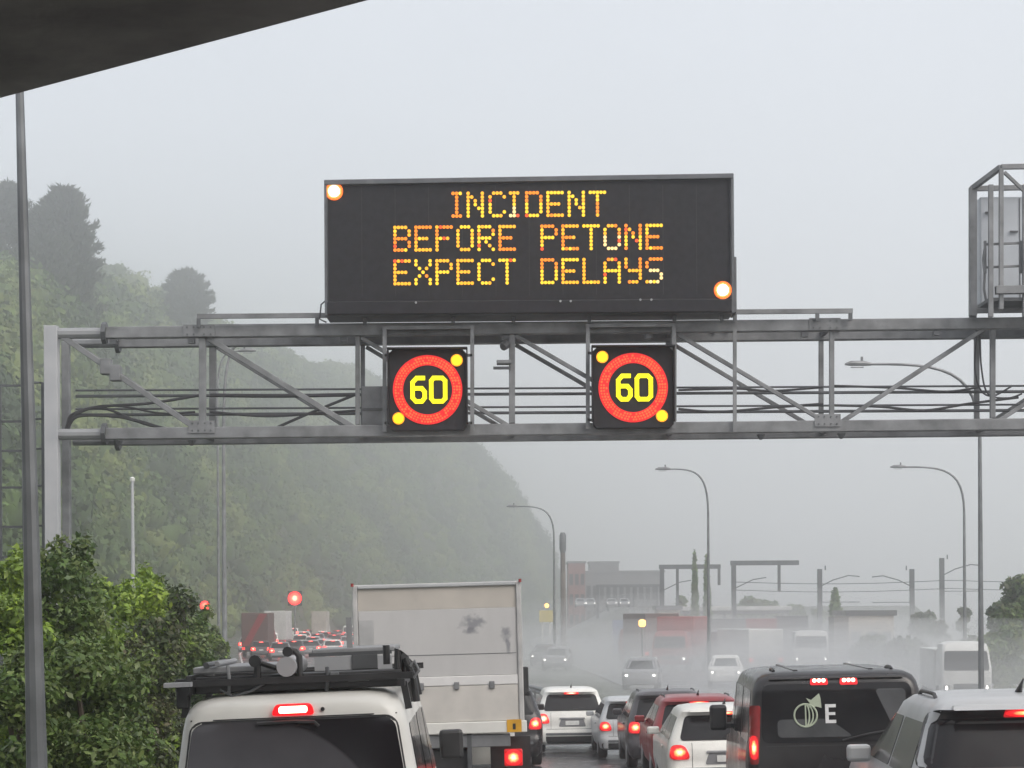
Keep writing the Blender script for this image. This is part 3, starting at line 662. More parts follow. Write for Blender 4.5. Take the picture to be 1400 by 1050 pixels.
    for sg in (-1, 1):
        rp('side_rail', MB().bar((sg*.72, .25, zr), (sg*.72, 3.0, zr), .05, .05), 'black')
        for y in (.45, 1.6, 2.8):
            rp('foot', MB().bar((sg*.76, y, 1.80), (sg*.73, y, zr), .045, .06), 'black')
    for y in (.35, 1.2, 2.0, 2.9): rp('cross_bar', MB().bar((-.80, y, zr+.045), (.80, y, zr+.045), .05, .045), 'black')
    rp('tool_box', MB().box(-.68, .72, .40, .70, zr-.03, zr+.085), 'black', bevel=.012)
    rp('tool_tray', MB().box(-.70, -.16, .5, 1.5, zr+.105, zr+.15), 'galv_mid', bevel=.01)
    rp('tray_lip', MB().box(-.72, -.685, .3, 1.5, zr-.03, zr+.10), 'black')
    rp('plank', MB().box(.08, .66, .9, 1.9, zr+.20, zr+.235), 'galv_mid', bevel=.008); rp('plank_batten', MB().box(.06, .64, .86, .90, zr+.185, zr+.21), 'galv_dark')
    rp('white_board', MB().box(.10, .36, .84, .88, zr+.085, zr+.18), 'galv_pale'); rp('mesh_panel', MB().box(.361, .54, .83, .87, zr+.09, zr+.185), 'galv_dark'); rp('white_board', MB().box(.541, .64, .84, .88, zr+.08, zr+.175), 'galv_pale')
    rp('pipe_roll', MB().tube([(-.045, .30, zr+.135), (-.045, 1.2, zr+.135)], .067, 18), 'galv_pale', smooth=True)
    rp('ladder_clamp', MB().tube([(.035, .4, zr+.06), (.035, .4, zr+.20), (.01, .4, zr+.235), (-.04, .4, zr+.245)], .022, 8), 'black', smooth=True); rp('clamp_knob', MB().tube([(-.04, .36, zr+.235), (-.04, .44, zr+.235)], .035, 10), 'black')
    rp('clamp_arm', MB().tube([(-.25, .4, zr+.05), (-.25, .4, zr+.19)], .024, 8), 'black', smooth=True); rp('clamp_knob', MB().tube([(-.26, .34, zr+.18), (-.26, .44, zr+.18)], .042, 10), 'black'); rp('clamp_arm', MB().tube([(-.24, .4, zr+.17), (-.02, .4, zr+.09)], .018, 8), 'black', smooth=True)
    rp('spare_post', MB().box(.32, .36, 1.0, 1.05, zr+.236, zr+.45), 'galv_mid')
    rp('strap_handle', MB().tube([(.69, .45, zr+.0), (.70, .45, zr+.22), (.75, .45, zr+.16), (.80, .45, zr+.02), (.815, .45, zr-.14)], .024, 8), 'black', smooth=True)
    rp('strap_handle', MB().tube([(.72, .5, zr+.02), (.74, .5, zr+.19), (.80, .5, zr+.10)], .02, 8), 'black', smooth=True)
    rp('upright_peg', MB().tube([(.62, .5, zr+.12), (.62, .5, zr+.25)], .024, 8), 'black', smooth=True); rp('strap', MB().tube([(.78, .42, zr+.1), (.81, .42, zr+.14), (.84, .42, zr+.07), (.80, .42, zr+.02)], .01, 6), 'galv', smooth=True)
    rp('conduit', MB().tube([(-.60, .42, zr+.165), (-.60, 1.5, zr+.165)], .02, 8), 'galv_dark', smooth=True); rp('conduit', MB().tube([(-.53, .46, zr+.17), (-.53, 1.5, zr+.17)], .018, 8), 'galv_mid', smooth=True)
    rp('tie_strap', MB().tube([(-.45, .40, zr+.16), (-.44, .385, zr+.05), (-.45, .40, zr-.04)], .012, 6), 'galv_mid', smooth=True); rp('tie_strap', MB().tube([(.22, .40, zr+.12), (.225, .385, zr+.05), (.21, .40, zr-.04)], .014, 6), 'galv_dark', smooth=True)
    rp('rope_loop', MB().tube([(-.5, .36, zr-.0), (-.42, .35, zr-.05), (-.3, .35, zr-.02), (-.2, .36, zr+.03)], .011, 6), 'galv_dark', smooth=True)
    rp('bracket_plate', MB().box(-.80, -.72, .36, .40, zr-.12, zr+.08), 'black', bevel=.008); rp('ratchet', MB().box(.24, .30, .37, .395, zr+.02, zr+.085), 'galv', bevel=.006)
    rp('rail_end', MB().box(-.86, -.68, .22, .32, zr+.03, zr+.06), 'galv_pale'); rp('bolt_plate', MB().box(.36, .50, .38, .415, zr+.015, zr+.06), 'galv')
work_van()

def box_truck():
    Y = 27.9; c = at(605, 1000, Y); X = c.x; gz0 = rz(X, Y)
    t = thing('box_truck', 'white box truck with a stained grey roller rear and amber sticker', 'truck', (X, Y, gz0), R(.4), ry=-.022)
    o = Vector((X, Y, gz0))
    def g(px, py): p = at(px, py, Y)-o; return p.x, p.z
    zb = g(602, 1003)[1]; zt = g(602, 797)[1]; h = 1.15
    m = bpy.data.materials.new('stained_rear_panel'); m.use_nodes = True; n = m.node_tree.nodes; l = m.node_tree.links; pb = n['Principled BSDF']; pb.inputs['Roughness'].default_value = .55
    tc = n.new('ShaderNodeTexCoord'); nz = n.new('ShaderNodeTexNoise'); nz.inputs['Scale'].default_value = 3; nz.inputs['Detail'].default_value = 8; nz.inputs['Roughness'].default_value = .65; mq = n.new('ShaderNodeMapping'); mq.inputs[3].default_value = (1, 1, .35); l.new(tc.outputs['Object'], mq.inputs[0]); l.new(mq.outputs[0], nz.inputs[0])
    col = n.new('ShaderNodeMix'); col.data_type = 'RGBA'; col.inputs[6].default_value = (.58, .57, .565, 1); col.inputs[7].default_value = (.43, .425, .42, 1); l.new(nz.outputs[0], col.inputs[0]); prev = col.outputs[2]
    for (px, py, sx, sz) in ((652, 853, .19, .13), (648, 864, .12, .05), (697, 868, .09, .10), (700, 884, .04, .13)):
        x, z = g(px, py); mp = n.new('ShaderNodeMapping'); mp.vector_type = 'TEXTURE'; mp.inputs[1].default_value = (x, -.01, z); mp.inputs[3].default_value = (sx, 5, sz)
        l.new(tc.outputs['Object'], mp.inputs[0]); ln = n.new('ShaderNodeVectorMath'); ln.operation = 'LENGTH'; l.new(mp.outputs[0], ln.inputs[0])
        n2 = n.new('ShaderNodeTexNoise'); n2.inputs['Scale'].default_value = 11; n2.inputs['Detail'].default_value = 6; l.new(tc.outputs['Object'], n2.inputs[0])
        a = n.new('ShaderNodeMath'); a.operation = 'MULTIPLY_ADD'; a.inputs[1].default_value = 2.2; l.new(n2.outputs[0], a.inputs[0]); l.new(ln.outputs['Value'], a.inputs[2])
        mr = n.new('ShaderNodeMapRange'); mr.inputs[1].default_value = 1.45; mr.inputs[2].default_value = 2.1; mr.inputs[3].default_value = .7; mr.inputs[4].default_value = 0; l.new(a.outputs[0], mr.inputs[0])
        mx = n.new('ShaderNodeMix'); mx.data_type = 'RGBA'; mx.inputs[7].default_value = (.15, .155, .18, 1); l.new(mr.outputs[0], mx.inputs[0]); l.new(prev, mx.inputs[6]); prev = mx.outputs[2]
    l.new(prev, pb.inputs['Base Color'])
    bx = MB().box(-h, h, 0.03, 5.6, zb, zt).build('cargo_box', M['white'], t, bevel=.025)
    z1 = g(602, 833)[1]; z2 = g(602, 925)[1]; z3 = g(602, 938)[1]; z4 = g(602, 988)[1]; hi = h-.075
    MB().box(-hi, hi, .008, .032, z1+.004, zt-.06).build('header_panel', pmat('header_paint', (.52, .48, .43), (.44, .41, .37), 2, .5), t)
    MB().box(-hi, hi, .000, .03, z2+.004, z1).build('rear_door', m, t, bevel=.006)
    MB().box(-hi, hi, -.02, .03, z3, z2).build('door_ledge', pmat('ledge_paint', (.74, .73, .72), (.66, .65, .64), 3, .5), t, bevel=.01)
    MB().box(-hi, hi, -.012, .03, z4+.003, z3-.003).build('tail_lift_panel', pmat('tail_lift_paint', (.62, .59, .55), (.52, .50, .47), 2.5, .5), t, bevel=.01)
    MB().box(-h+.01, h+.03, -.05, .03, zb-.01, z4).build('rear_sill', M['white'], t, bevel=.012)
    for s in (-1, 1): MB().box(min(s*h, s*(h-.07)), max(s*h, s*(h-.07)), -.03, .029, zb+.12, zt+.0).build('corner_post', pmat('post_paint', (.52, .51, .50), (.36, .36, .36), 3, .45), t, bevel=.015)
    MB().box(-h+.07, h-.07, -.03, .025, zt-.055, zt-.002).build('top_rail', M['silver'], t, bevel=.012)
    for x in (g(487, 800)[0], h-.03): MB().tube([(x+.02, -.045, zt-.02), (x+.02, -.045, zt+.025)], .02, 8).build('marker_lamp', M['lens_off'], t)
    p = g(706, 994); MB().box(p[0]-.10, p[0]+.10, -.062, -.052, p[1]-.085, p[1]+.085).build('amber_sticker', pmat('amber_plate', (.75, .40, .03), (.6, .3, .02), 4, .4), t)
    MB().box(p[0]-.02, p[0]+.02, -.065, -.0625, p[1]-.05, p[1]+.03).build('sticker_mark', M['black'], t)
    qa = g(497, 880); qb = g(517, 846); MB().box(qa[0], qb[0], -.008, -.0008, qa[1], qb[1]).build('patch_plate', pmat('patch_paint', (.45, .45, .45), (.36, .36, .36), 4, .5), t)
    for z_ in (z1-.62, z1-.62-.31): MB().box(-hi+.01, hi-.01, -.004, -.0005, z_-.004, z_+.004).build('panel_seam', M['galv_dark'], t)
    for x_ in (-.72, -.24, .24, .72): MB().box(x_-.035, x_+.035, -.045, -.021, z3-.05, z3+.05).build('hinge', M['galv'], t, bevel=.006)
    MB().box(-.9, .95, .0, .15, zb-.20, zb-.03).build('under_beam', M['galv'], t, bevel=.01)
    MB().box(-.42, -.36, -.01, .2, zb-.7, zb-.02).build('chassis_rail', M['galv_dark'], t); MB().box(.36, .42, -.01, .2, zb-.7, zb-.02).build('chassis_rail', M['galv_dark'], t)
    MB().box(-.4, .4, .1, .5, zb-.55, zb-.22).build('lift_gear', M['black'], t, bevel=.03)
    for s in (-1, 1):
        a = (.86, 1.11) if s > 0 else (-1.11, -.86)
        lb = MB().box(a[0], a[1], .02, .12, zb-.47, zb-.24).build('tail_lamp', M['tail_glow'] if s > 0 else M['lens_off'], t, bevel=.02)
        MB().box(s*.95-.28, s*.95+.28, .6, .64, .2, zb-.1).build('mud_flap', M['black'], t)
        for y in (1.3, 5.9): wheel(t, s*.95, y, .42, .28)
    MB().box(-.9, .9, .05, .15, .38, .50).build('under_run_bar', M['galv_dark'], t)
    sh = Shell([(.4, 1.0, 5.75, 7.5, .15), (.5, 1.05, 5.7, 7.6, .2), (1.3, 1.05, 5.7, 7.6, .2), (1.9, 1.0, 5.7, 7.4, .2), (2.2, .9, 5.8, 7.2, .25), (2.25, .6, 6.0, 6.9, .25)])
    sh.body(M['white'], t, 'cab'); sh.panel('windscreen', M['glass'], t, rr(1.35, 1.95, -.9, .9, -.85, .85, .08), .008, 'front')
    b = MB().box(1.20, 1.32, 7.0, 7.1, 1.5, 1.95); b.build('mirror', M['black'], t, bevel=.02); MB().bar((.95, 7.05, 1.8), (1.2, 7.05, 1.8), .03).build('mirror_arm', M['black'], t)
box_truck()

# black van in the right lane
def black_van():
    Y = 22.6; W = 2.0; h = W/2; L = 5.0; X = at(1149, 960, Y).x
    t = thing('black_van', 'glossy black van with a pale round emblem and letter E on its rear window', 'van', (X, Y, rz(X, Y)), R(-3), ry=-.018)
    s = Shell([(.28, h*.9, .1, L-.1, .1), (.36, h*.97, .02, L-.02, .13), (.5, h, 0, L, .15), (.62, h, .03, L, .13), (1.0, h*.99, .05, L-.15, .12), (1.08, h*.985, .055, L-.9, .12), (1.12, h*.98, .06, L-1.0, .12),
               (1.75, h*.925, .13, L-1.7, .11), (1.84, h*.90, .15, L-1.85, .13), (1.90, h*.865, .17, L-1.95, .16), (1.945, h*.79, .24, L-2.1, .2), (1.965, h*.66, .4, L-2.3, .25), (1.97, h*.45, .7, L-2.6, .25)])
    s.body(M['black_paint'], t)
    gl = s.panel('rear_window', M['glass'], t, rr(1.18, 1.83, -h*.84, h*.84, -h*.82, h*.82, .09, 5), .008, nx=12)
    s.panel('painted_reflection', pmat('grey_reflection_paint', (.05, .052, .056), (.08, .082, .086), 3, .15), gl, rr(1.24, 1.44, -h*.66, h*.18, -h*.66, -h*.10, .05, 4), .0105, depth=.002)  # grey reflection on the glass, painted as a paler patch
    s.panel('painted_reflection', pmat('side_reflection_paint', (.10, .104, .11), (.07, .072, .076), 3, .15), gl, rr(1.36, 1.76, h*.60, h*.76, h*.42, h*.76, .05, 4), .0105, depth=.002)  # second reflection painted in flat colour near the window's right edge
    s.panel('windscreen', M['glass'], t, rr(1.15, 1.78, -h*.9, h*.9, -h*.84, h*.84, .07), .008, 'front')
    pg = pmat('pale_green_vinyl', (.42, .47, .36), (.36, .41, .31), 9, .5); wv = pmat('white_vinyl', (.72, .72, .72), None, 9, .5)
    k = Y/F; cx0 = X; o = Vector((X, Y, rz(X, Y)))
    def g(px, py): p = at(px, py, Y)-o; return p.x, p.z
    def on(x, z, e=.012): return Vector((x, s.rear(x, z)-e, z))
    # emblem: circle with curved stripes and a leaf
    cx, cz = g(1106, 978); r_ = 15.5*k
    b = MB(); n = 36; b.tube([on(cx+r_*math.cos(2*PI*i/n), cz+r_*math.sin(2*PI*i/n)) for i in range(n+1)], .011, 6)
    em = b.build('emblem_ring', pg, gl)
    for q in (.0, .33, .66):
        b = MB(); b.tube([on(cx+q*r_*math.cos(a), cz+r_*math.sin(a)*.97) for a in [(-PI/2+PI*i/14) for i in range(15)]], .009, 6); b.build('emblem_stripe', pg, gl)
    lf = [g(*p) for p in ((1107, 954), (1114, 957), (1125, 948), (1127, 955), (1128, 968), (1121, 966), (1110, 968), (1112, 961))]
    b = MB(); vs = [on(x, z, .012) for x, z in lf]+[on(x, z, .006) for x, z in lf]; m = len(lf); b.add(vs, [tuple(range(m))]+[(i, (i+1) % m, m+(i+1) % m, m+i) for i in range(m)]); b.build('emblem_leaf', pg, gl)
    for (x0, y0, x1, y1) in ((1133, 963, 1137.5, 989), (1137.6, 963, 1147.5, 967.5), (1137.6, 974, 1146.5, 978), (1137.6, 984.5, 1147.5, 989)):
        a = g(x0, y1); c = g(x1, y0); b = MB(); vs = [on(x, z, e) for e in (.012, .006) for x, z in ((a[0], a[1]), (c[0], a[1]), (c[0], c[1]), (a[0], c[1]))]
        b.add(vs, [(0, 1, 2, 3), (0, 4, 5, 1), (1, 5, 6, 2), (2, 6, 7, 3), (3, 7, 4, 0)]); b.build('letter_stroke', wv, gl)
    for px in (1125.5, 1166):
        x, z = g(px, 931); hb = s.panel('high_brake_light', M['tail'], t, rr(z-.045, z+.035, x-.10, x+.10, x-.09, x+.09, .02), .02, depth=.04)
        for d in (-.05, 0, .05):
            b = MB(); p = on(x+d, z+.005, .021); b.disc(p.x, p.z, p.y, .022, 10, .006); b.build('diode', M['brake_hot'], hb)
    for sg in (-1, 1):
        a, c = (h*.88, h*.975) if sg > 0 else (-h*.975, -h*.88)
        tl = s.panel('tail_light', M['lens_off'], t, rr(.95, 1.60, a, c, a*.985, c*.955, .03), .012, nx=6)
        s.panel('lit_section', M['tail_glow'], tl, rr(1.00, 1.27, a+.0, c-.0, a, c, .045), .018, nx=6)
        for y0, y1, y2, y3 in ((.35, 1.6, .4, 1.6), (1.75, 3.0, 1.75, 3.0), (3.12, 3.9, 3.12, 3.5)): s.panel('side_window', M['glass'], t, rr(1.17, 1.76, y0, y1, y2, y3, .06), .006, 'side', sg)
        x = sg*(h+.03); b = MB(); b.box(min(x, x+sg*.22), max(x, x+sg*.22), 3.75, 3.87, 1.12, 1.45); b.build('mirror', M['black'], t, bevel=.04)
        MB().bar((sg*(h-.05), 3.8, 1.18), (sg*(h+.06), 3.8, 1.18), .06).build('mirror_arm', M['black'], t)
        for y in (.95, L-.95): wheel(t, sg*(h-.14), y, .34, .22)
        MB().tube([(sg*.66, .5, 1.965), (sg*.66, .6, 1.985), (sg*.66, .9, 1.985), (sg*.66, 1.0, 1.965)], .018, 6).build('roof_bracket', M['black'], t, smooth=True)
        MB().bar((sg*.42, .45, 1.968), (sg*.42, 3.0, 1.968), .05, .02).build('roof_rib', M['black_paint'], t)
    s.panel('spoiler_lip', M['black_paint'], t, rr(1.885, 1.91, -h*.74, h*.74, -h*.74, h*.74, .01, 2), .03, depth=.05)
    s.panel('tailgate_seam', M['black'], t, rr(1.14, 1.15, -h*.9, h*.9, -h*.9, h*.9, .003, 2), .004, depth=.008)
    s.panel('bumper', M['black'], t, rr(.32, .56, -h*.95, h*.95, -h*.97, h*.97, .04), .02); s.panel('number_plate', M['plate'], t, rr(.66, .78, -.18, .18, -.18, .18, .01, 2), .014)
    b = MB(); b.tube([on(.05, 1.2, .02), on(.3, 1.26, .03), on(.55, 1.3, .02)], .012, 6); b.build('wiper', M['black'], t)
black_van()

# traffic queue in the right lane
def ln(Y, off=0): return rl(Y)+off
yw = lambda Y: math.atan2(-(rl(Y+6)-rl(Y-2)), 8)
car('crossover', 'silver grey crossover with roof rails beside the black van', 'car', at(1428, 1000, 14.8).x, 14.8, 1.86, 4.4, 1.76, 'silver', R(-3), rails=True, bar=True)
car('crossover', 'white crossover with tinted rear glass beside the black van mirror', 'car', at(998, 1000, 31).x, 31, 1.84, 4.3, 1.50, 'white', R(-.6))
car('hatchback', 'dark red crossover wedged between white and charcoal cars', 'car', at(960, 1000, 38).x, 38, 1.84, 4.4, 1.62, 'red', R(-.3), rails=True)
car('crossover', 'charcoal crossover with roof bars in the right lane queue', 'car', at(917, 1000, 44.5).x, 44.5, 1.85, 4.4, 1.72, 'charcoal', R(.2), rails=True)
car('estate_car', 'silver estate car between the charcoal crossover and the white SUV', 'car', at(869, 1000, 50.5).x, 50.5, 1.80, 4.4, 1.52, 'silver', R(.8))
car('sport_utility_car', 'white SUV with a pale number plate leading the right lane queue', 'car', at(783, 1000, 54).x, 54, 1.88, 4.7, 1.72, 'white', R(1.5), hb='brake_hot')
car('sport_utility_car', 'black SUV half hidden ahead of the box truck', 'car', at(688, 1000, 47).x, 47, 1.86, 4.7, 1.85, 'black_paint', R(2))

# far queue: (px, Y, paint, style, H, label)
far = [(368, 205, 'white', 'van', 2.0, 'small white van in the distant queue behind the tipper truck'), (357, 178, 'charcoal', 'suv', 1.5, 'dark car with glowing lamps right behind the far tipper truck'),
 (410, 215, 'white', 'suv', 1.7, 'white wagon in the distant middle lane'), (392, 188, 'red', 'suv', 1.45, 'dark red car in the distant middle lane'), (416, 262, 'white', 'suv', 1.6, 'pale hatchback far along the distant middle lane'),
 (434, 236, 'grey', 'suv', 1.6, 'grey car with bright tail lamps in the far queue'), (450, 252, 'charcoal', 'suv', 1.6, 'charcoal car with bright tail lamps in the far queue'), (444, 196, 'silver', 'suv', 1.45, 'silver low car in the distant right lane'),
 (462, 282, 'red', 'suv', 1.6, 'small red car at the head of the far queue'), (478, 262, 'white', 'van', 2.3, 'white minibus in the distant right lane'), (425, 182, 'grey', 'suv', 1.5, 'grey car with braking lamps just beyond the van roof rack'),
 (476, 214, 'silver', 'suv', 1.5, 'silver car in the distant right lane beside the truck'), (345, 255, 'grey', 'suv', 1.6, 'small grey car ahead of the far tipper truck'), (385, 300, 'charcoal', 'van', 2.0, 'dark van near the far end of the queue'), (400, 330, 'white', 'suv', 1.6, 'tiny white car at the hazy end of the queue')]
lane_of = []
for px, Y, pm, st, H, lb in far:
    X = at(px, 850, Y).x; lane_of.append((X, Y))
    car('distant_van' if st == 'van' else 'distant_car', lb, 'van' if st == 'van' else 'car', X, Y, 1.85, 4.6, H, pm, math.atan2(-(rl(Y+6)-rl(Y-6)), 12), near=False, group='cars queued far down the motorway', style=st, hb='far_core')

xtra = [(338, 206, 'silver', 'silver car waiting on the far left shoulder side'), (383, 168, 'grey', 'grey car right beyond the pipe roll on the van rack'), (402, 178, 'charcoal', 'dark hatchback beyond the rack clamp'), (352, 290, 'white', 'white car beyond the far tipper truck'), (421, 300, 'red', 'red car near the beige truck'), (441, 272, 'white', 'white car in front of the beige truck'), (457, 228, 'red', 'red car close to the far minibus'), (468, 240, 'grey', 'grey car tucked beside the far minibus'), (482, 236, 'red', 'small red car at the edge of the box truck'), (372, 262, 'charcoal', 'dark car between the far trucks'), (428, 208, 'silver', 'silver car amid the far braking queue'), (455, 180, 'white', 'white low car beyond the planks on the van rack')]
for px, Y, pm, lb in xtra:
    car('distant_car', lb, 'car', at(px, 850, Y).x, Y, 1.85, 4.4, 1.55, pm, math.atan2(-(rl(Y+6)-rl(Y-6)), 12), near=False, group='cars queued far down the motorway')

def simple_truck(label, px, Y, W, H, L, mat, cabmat, oncoming=False, stripe=None, group='trucks in the haze', yaw=0, cat='truck', zb=.9, cab=True, z=0):
    X = at(px, 850, Y).x; h = W/2
    t = thing('distant_truck', label, cat, (X, Y, rz(X, Y)+z), yaw+(PI if oncoming else 0), group)
    MB().box(-h, h, 0, L, zb, H).build('cargo_body', mat, t, bevel=.05)
    MB().box(-h+.08, h-.08, -.02, -.004, zb+.1, H-.12).build('rear_door', mat, t, bevel=.01)
    MB().box(-h+.1, h-.1, .1, L+1.5, .5, zb-.02).build('chassis', M['black'], t)
    if stripe:
        MB().add([(-h+.05, -.03, zb+.1), (-h+.65, -.03, zb+.1), (h-.05, -.03, H-.1), (h-.75, -.03, H-.1)], [(0, 1, 2, 3)]).build('tarp_stripe', stripe, t)
    for s in (-1, 1):
        MB().box(s*h-.3 if s > 0 else s*h+.04, s*h-.04 if s > 0 else s*h+.3, -.03, .05, zb-.25, zb-.03).build('tail_lamp', M['lens_off'] if oncoming else M['far_red'], t)
        for y in (1.0, L+1.0): wheel(t, s*(h-.15), y, .46, .3, rim=False)
    if cab:
        sh = Shell([(.45, h*.92, L+.1, L+1.9, .12), (.6, h*.96, L+.1, L+2, .15), (1.5, h*.96, L+.1, L+2, .15), (2.2, h*.9, L+.1, L+1.8, .15), (2.5, h*.85, L+.15, L+1.6, .2), (2.6, h*.6, L+.3, L+1.4, .2)])
        sh.body(cabmat, t, 'cab'); sh.panel('windscreen', M['glass'], t, rr(1.5, 2.25, -h*.86, h*.86, -h*.8, h*.8, .08), .01, 'front')
        sh.panel('grille', M['black'], t, rr(.75, 1.0, -h*.5, h*.5, -h*.5, h*.5, .04), .01, 'front')
        for s in (-1, 1):
            a, c = (h*.62, h*.9) if s > 0 else (-h*.9, -h*.62)
            hl = sh.panel('headlight', M['rim'], t, rr(.72, .95, a, c, a, c, .04), .012, 'front')
            if oncoming: sh.panel('lit_lamp', M['head'], hl, rr(.75, .92, a+.1, c-.1, a+.1, c-.1, .04), .02, 'front')
    return t
red_c = pmat('faded_red_paint', (.30, .045, .04), (.22, .035, .03), .8, .5); tarp = pmat('brown_tarp', (.12, .06, .05), (.09, .05, .045), 1, .7); beige = pmat('beige_paint', (.5, .46, .40), None, 1, .5); offw = pmat('off_white_paint', (.62, .62, .60), None, 1, .45)
simple_truck('dark tipper truck with a red diagonal tarp in the distant queue', 348, 183, 2.35, 3.95, 5, tarp, red_c, stripe=M['red'])
simple_truck('tall white truck in the distant queue ahead of the tipper', 376, 232, 2.5, 4.2, 6, offw, offw)
simple_truck('narrow beige truck far along the queue', 436, 300, 2.2, 4.2, 5, beige, offw)
simple_truck('white truck with lit headlamps on the oncoming road', 1108, 134, 2.3, 2.5, 5, M['grey'], offw, True, yaw=R(-8), zb=.9)
simple_truck('white covered flatbed truck parked beside the oncoming truck', 1047, 128, 2.4, 2.7, 4.5, offw, M['grey'], False, yaw=R(20), cab=True)
simple_truck('faded red freight truck under the amber beacon', 945, 138, 2.4, 3.5, 6, red_c, red_c, True, yaw=R(-15))
simple_truck('brownish red freight wagon behind the amber beacon', 905, 150, 2.6, 3.7, 7, tarp, red_c, False, yaw=R(10))
simple_truck('white truck blurred by spray at the foot of the tree on the right', 1291, 84, 2.0, 2.3, 4, offw, offw, True, yaw=R(-4), zb=.7)
for px, Y, pm, lb in ((992, 108, 'white', 'white car coming through the spray on the oncoming road'), (748, 150, 'charcoal', 'dark car blurred by spray beyond the median rail'), (766, 138, 'grey', 'grey car blurred by spray beyond the median rail'), (880, 104, 'grey', 'dull grey car low behind the median rail'),
                      (1215, 120, 'white', 'white car parked below the bushy mounds'), (1170, 126, 'grey', 'grey car parked near the rusty shed')):
    car('oncoming_car', lb, 'car', at(px, 900, Y).x, Y, 1.8, 4.4, 1.55, pm, R(-6), near=False, oncoming=True, lit=False, group='oncoming and parked cars in the haze')
sheet('embankment', [300, 312, 325, 345, 360, 400], lambda y: 8, lambda y: 64, -.02, M['ground'], 6, zf=lambda x, y: 4.6*max(0, min(1, (y-300)/25, (400-y)/40))*max(0, min(1, (x-8)/6)))
for px, lb in ((793, 'tiny headlamp car on the embankment below the reddish block'), (806, 'tiny headlamp car on the embankment below the plant room corner'), (835, 'tiny headlamp car on the embankment behind the faint portal legs'), (852, 'tiny headlamp car on the embankment nearest the bluish container')):
    car('oncoming_car', lb, 'car', at(px, 830, 332).x, 332, 1.8, 4.4, 1.5, 'grey', 0, near=False, oncoming=True, lit=False, group='headlamp cars on the embankment', z=4.6)

# ------------------------------------------------------------------ poles and lamps
def street_lamp(label, X, Y, H, arm, r0=.10, flat=.25, straight=None, mat='pole', rise=.0, lean=0, head=True, taper=.6):
    z0 = rz(X, Y) if Y < 70 else 0
    t = thing('street_lamp', label, 'street lamp', (X, Y, z0), group='street lamps along the motorway')
    sh = straight or H-2.4
    b = MB(); b.tube([(0, 0, -.1), (0, 0, .9), (lean*.4, 0, sh*.5), (lean, 0, sh)], [r0*1.1, r0, r0*(1+taper)/2, r0*taper], 10); b.build('pole', M[mat], t, smooth=True)
    P0 = Vector((lean, 0, sh-.02)); P1 = Vector((lean, 0, H-.1)); P2 = Vector((lean+arm*.35, 0, H)); P3 = Vector((lean+arm, 0, H+rise))
    P = [P0*(1-u)**3+P1*3*u*(1-u)**2+P2*3*u*u*(1-u)+P3*u**3 for u in [i/12 for i in range(13)]]
    b = MB(); b.tube(P, [r0*(taper-.02)-.2*r0*i/12 for i in range(13)], 8); b.build('arm', M[mat], t, smooth=True)
    MB().tube([(0, 0, .5), (0, 0, .55)], r0*1.25, 10).build('collar', M[mat], t)
    if head:
        s = 1 if arm > 0 else -1; q = P3
        b = MB(); b.tube([q-Vector((s*.05, 0, 0)), q+Vector((s*.2, 0, .03)), q+Vector((s*.6, 0, .03)), q+Vector((s*.8, 0, 0))], [.05, .085, .085, .03], 8); hd = b.build('luminaire', M['galv'], t, smooth=True)
        MB().box(q.x+s*.4-.2, q.x+s*.4+.2, -.08, .08, q.z-.11, q.z-.085).build('lens', M['galv_pale'], hd)
        MB().tube([q+Vector((s*.25, 0, .12)), q+Vector((s*.25, 0, .24))], .04, 6).build('photocell', M['galv'], hd)
    return t
def lampat(label, px, Y, top, arm_px, **k):
    p = at(px, 838, Y); q = at(px, top, Y); z0 = rz(p.x, Y) if Y < 70 else 0
    return street_lamp(label, p.x, Y, q.z-z0, arm_px/F*Y, **k)
p = at(51, 1000, 19.3)
street_lamp('thick weathered grey lamp pole standing in front of the shrubs', p.x, 19.3, 9.4, 2.2, r0=.105, lean=-.13, straight=7.6, taper=.38)
lampat('slim pale lamp post behind the gantry, arm bending towards the message sign', 307, 70, 470, 32, r0=.10, straight=9.5, mat='galv')
lampat('thin lamp post close behind the pale one', 299, 96, 480, 30, r0=.08, mat='galv')
lampat('lamp post rising behind the speed signs gap with a long left arm', 969, 112, 641, -52, r0=.10)
lampat('lamp post with a wide curved arm beside the straight tall pole', 1319, 108, 638, -80, r0=.11)
lampat('tall straight lamp pole whose arm shows through the gantry truss', 1341, 66, 497, -150, r0=.10)
lampat('faint lamp post in the haze near the end of the hill', 758, 153, 692, -50, r0=.11)
p = at(182, 838, 92); t = thing('camera_pole', 'slim pale pole with a white cap above the shrubs', 'pole', (p.x, 92, 0)); zt = at(182, 658, 92).z
MB().tube([(0, 0, -.1), (0, 0, zt)], [.11, .07], 8).build('pole', M['galv_pale'], t, smooth=True); MB().tube([(0, 0, zt), (0, 0, zt+.14), (0, 0, zt+.2)], [.11, .12, .04], 8).build('cap', M['plate'], t, smooth=True)

# lit electronic signs beside the far queue
def lit_sign(label, px, py, Y, sz):
    p = at(px, py, Y); t = thing('electronic_sign', label, 'electronic sign', (p.x, Y, 0), group='lit red signs beside the far queue'); z = p.z; s = sz/2
    MB().tube([(0, .1, -.1), (0, .1, z-s)], .1, 8).build('post', M['galv'], t); MB().box(-s, s, 0, .2, z-s*1.05, z+s*1.05).build('panel', M['sign'], t, bevel=.03)
    b = MB(); b.disc(0, z, -.003, s*.97, 24, .02); rg = b.build('lit_ring', M['far_glow'], t)
lit_sign('larger red lit sign above the distant white truck', 403, 818, 225, 1.55); lit_sign('smaller red lit sign beside the hill foot', 280, 828, 225, 1.1)
